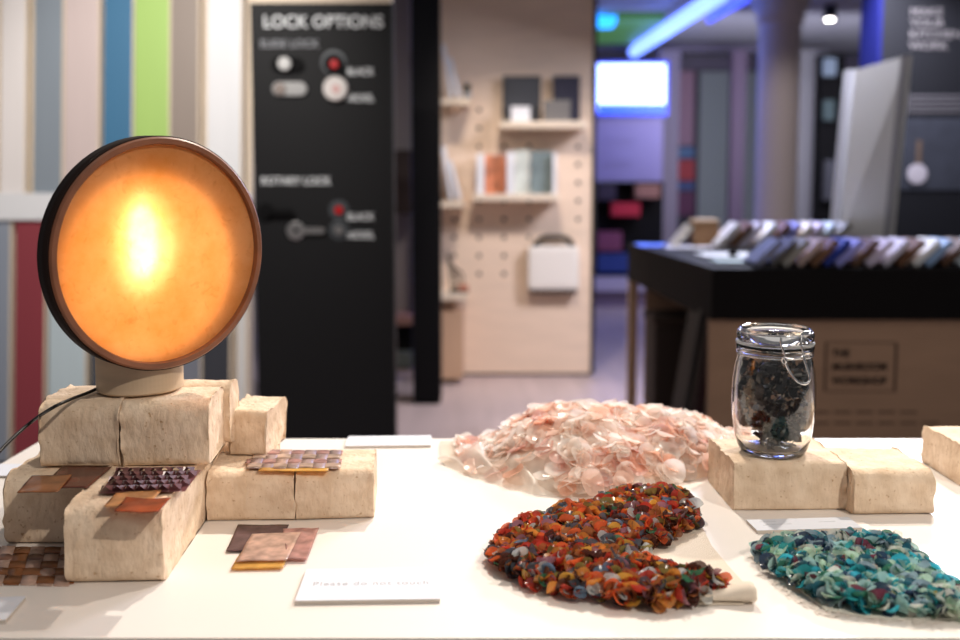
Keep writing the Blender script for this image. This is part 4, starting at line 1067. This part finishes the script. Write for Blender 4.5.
# ================================================================= LIGHT
def spot(name, loc, target, e, col_, size, blend=.4, rad=.03):
    L = bpy.data.lights.new(name, 'SPOT'); L.energy = e; L.color = col_; L.spot_size = R(size); L.spot_blend = blend; L.shadow_soft_size = rad
    o = bpy.data.objects.new(name, L); COL.objects.link(o); o.location = loc
    o.rotation_euler = (Vector(target) - Vector(loc)).to_track_quat('-Z', 'Y').to_euler(); return o
def area(name, loc, target, e, col_, sx, sy):
    L = bpy.data.lights.new(name, 'AREA'); L.shape = 'RECTANGLE'; L.size = sx; L.size_y = sy; L.energy = e; L.color = col_
    o = bpy.data.objects.new(name, L); COL.objects.link(o); o.location = loc
    o.rotation_euler = (Vector(target) - Vector(loc)).to_track_quat('-Z', 'Y').to_euler(); return o
WARM = (1, .895, .78)
spot('track_spot', (.12, 2.6, 2.75), (0.0, 1.15, T), 122, WARM, 75)
spot('track_spot', (1.35, 2.35, 2.75), (.1, 1.1, T), 100, WARM, 80)
spot('track_spot', (1.3, -.5, 2.8), (.24, 1.15, T), 98, WARM, 40, .5)
spot('track_spot', (-1.3, 2.6, 2.8), (-1.5, 4.45, 1.4), 138, (1, .95, .9), 75, .8)
spot('track_spot', (.25, 4.7, 2.95), (.25, 6.4, .75), 98, (1, .88, .78), 52, .8)
area('ceiling_glow', (.5, 1.5, 2.95), (.5, 1.5, 0), 8, (1, .92, .86), 3, 3)
spot('floor_fill', (.3, 5.0, 2.95), (.3, 5.3, 0), 110, (1, .88, .8), 44, .6)  # added fill that lightens the floor, no fixture behind it
area('blue_wash', (1.3, 8.8, 2.7), (1.0, 8.0, 0), 20, (.25, .3, 1), .8, 1.5)
spot('column_fill', (2.2, 5.6, 2.8), (2.55, 8.2, 1.4), 60, (1, .92, .88), 40, .8)  # added frontal fill to brighten the pale column
area('far_wash', (3.2, 9.2, 2.2), (3, 12.5, 1.1), 40, (.85, .85, 1), 3, .6)
area('worktable_wash', (2.0, 4.9, 2.6), (1.6, 4.2, 1), 105, (.80, .82, 1), 1, .5)
spot('sign_spot', (1.6, 1.6, 2.9), (1.5, 3.5, .65), 14, WARM, 40, .7)
w = bpy.data.worlds.new('World'); scene.world = w; w.use_nodes = True
w.node_tree.nodes['Background'].inputs[0].default_value = (.9, .88, .9, 1); w.node_tree.nodes['Background'].inputs[1].default_value = .11

# ================================================================= CAMERA
cam = bpy.data.cameras.new('Camera'); co = bpy.data.objects.new('Camera', cam); COL.objects.link(co)
co.location = EYE; co.rotation_euler = (R(90) - PITCH, 0, 0)
cam.sensor_width = 36; cam.lens = F / 960 * 36; cam.shift_y = -(320 - CY) / 960; cam.clip_start = .05
cam.dof.use_dof = True; cam.dof.focus_distance = 1.10; cam.dof.aperture_fstop = 2.8
scene.camera = co
scene.view_settings.view_transform = 'Standard'; scene.view_settings.look = 'None'; scene.view_settings.gamma = 1; scene.view_settings.exposure = .42
try:
    scene.cycles.use_denoising = True; scene.cycles.sample_clamp_indirect = 4; scene.cycles.transparent_max_bounces = 12; scene.cycles.max_bounces = 10; scene.cycles.caustics_refractive = True
except Exception: pass
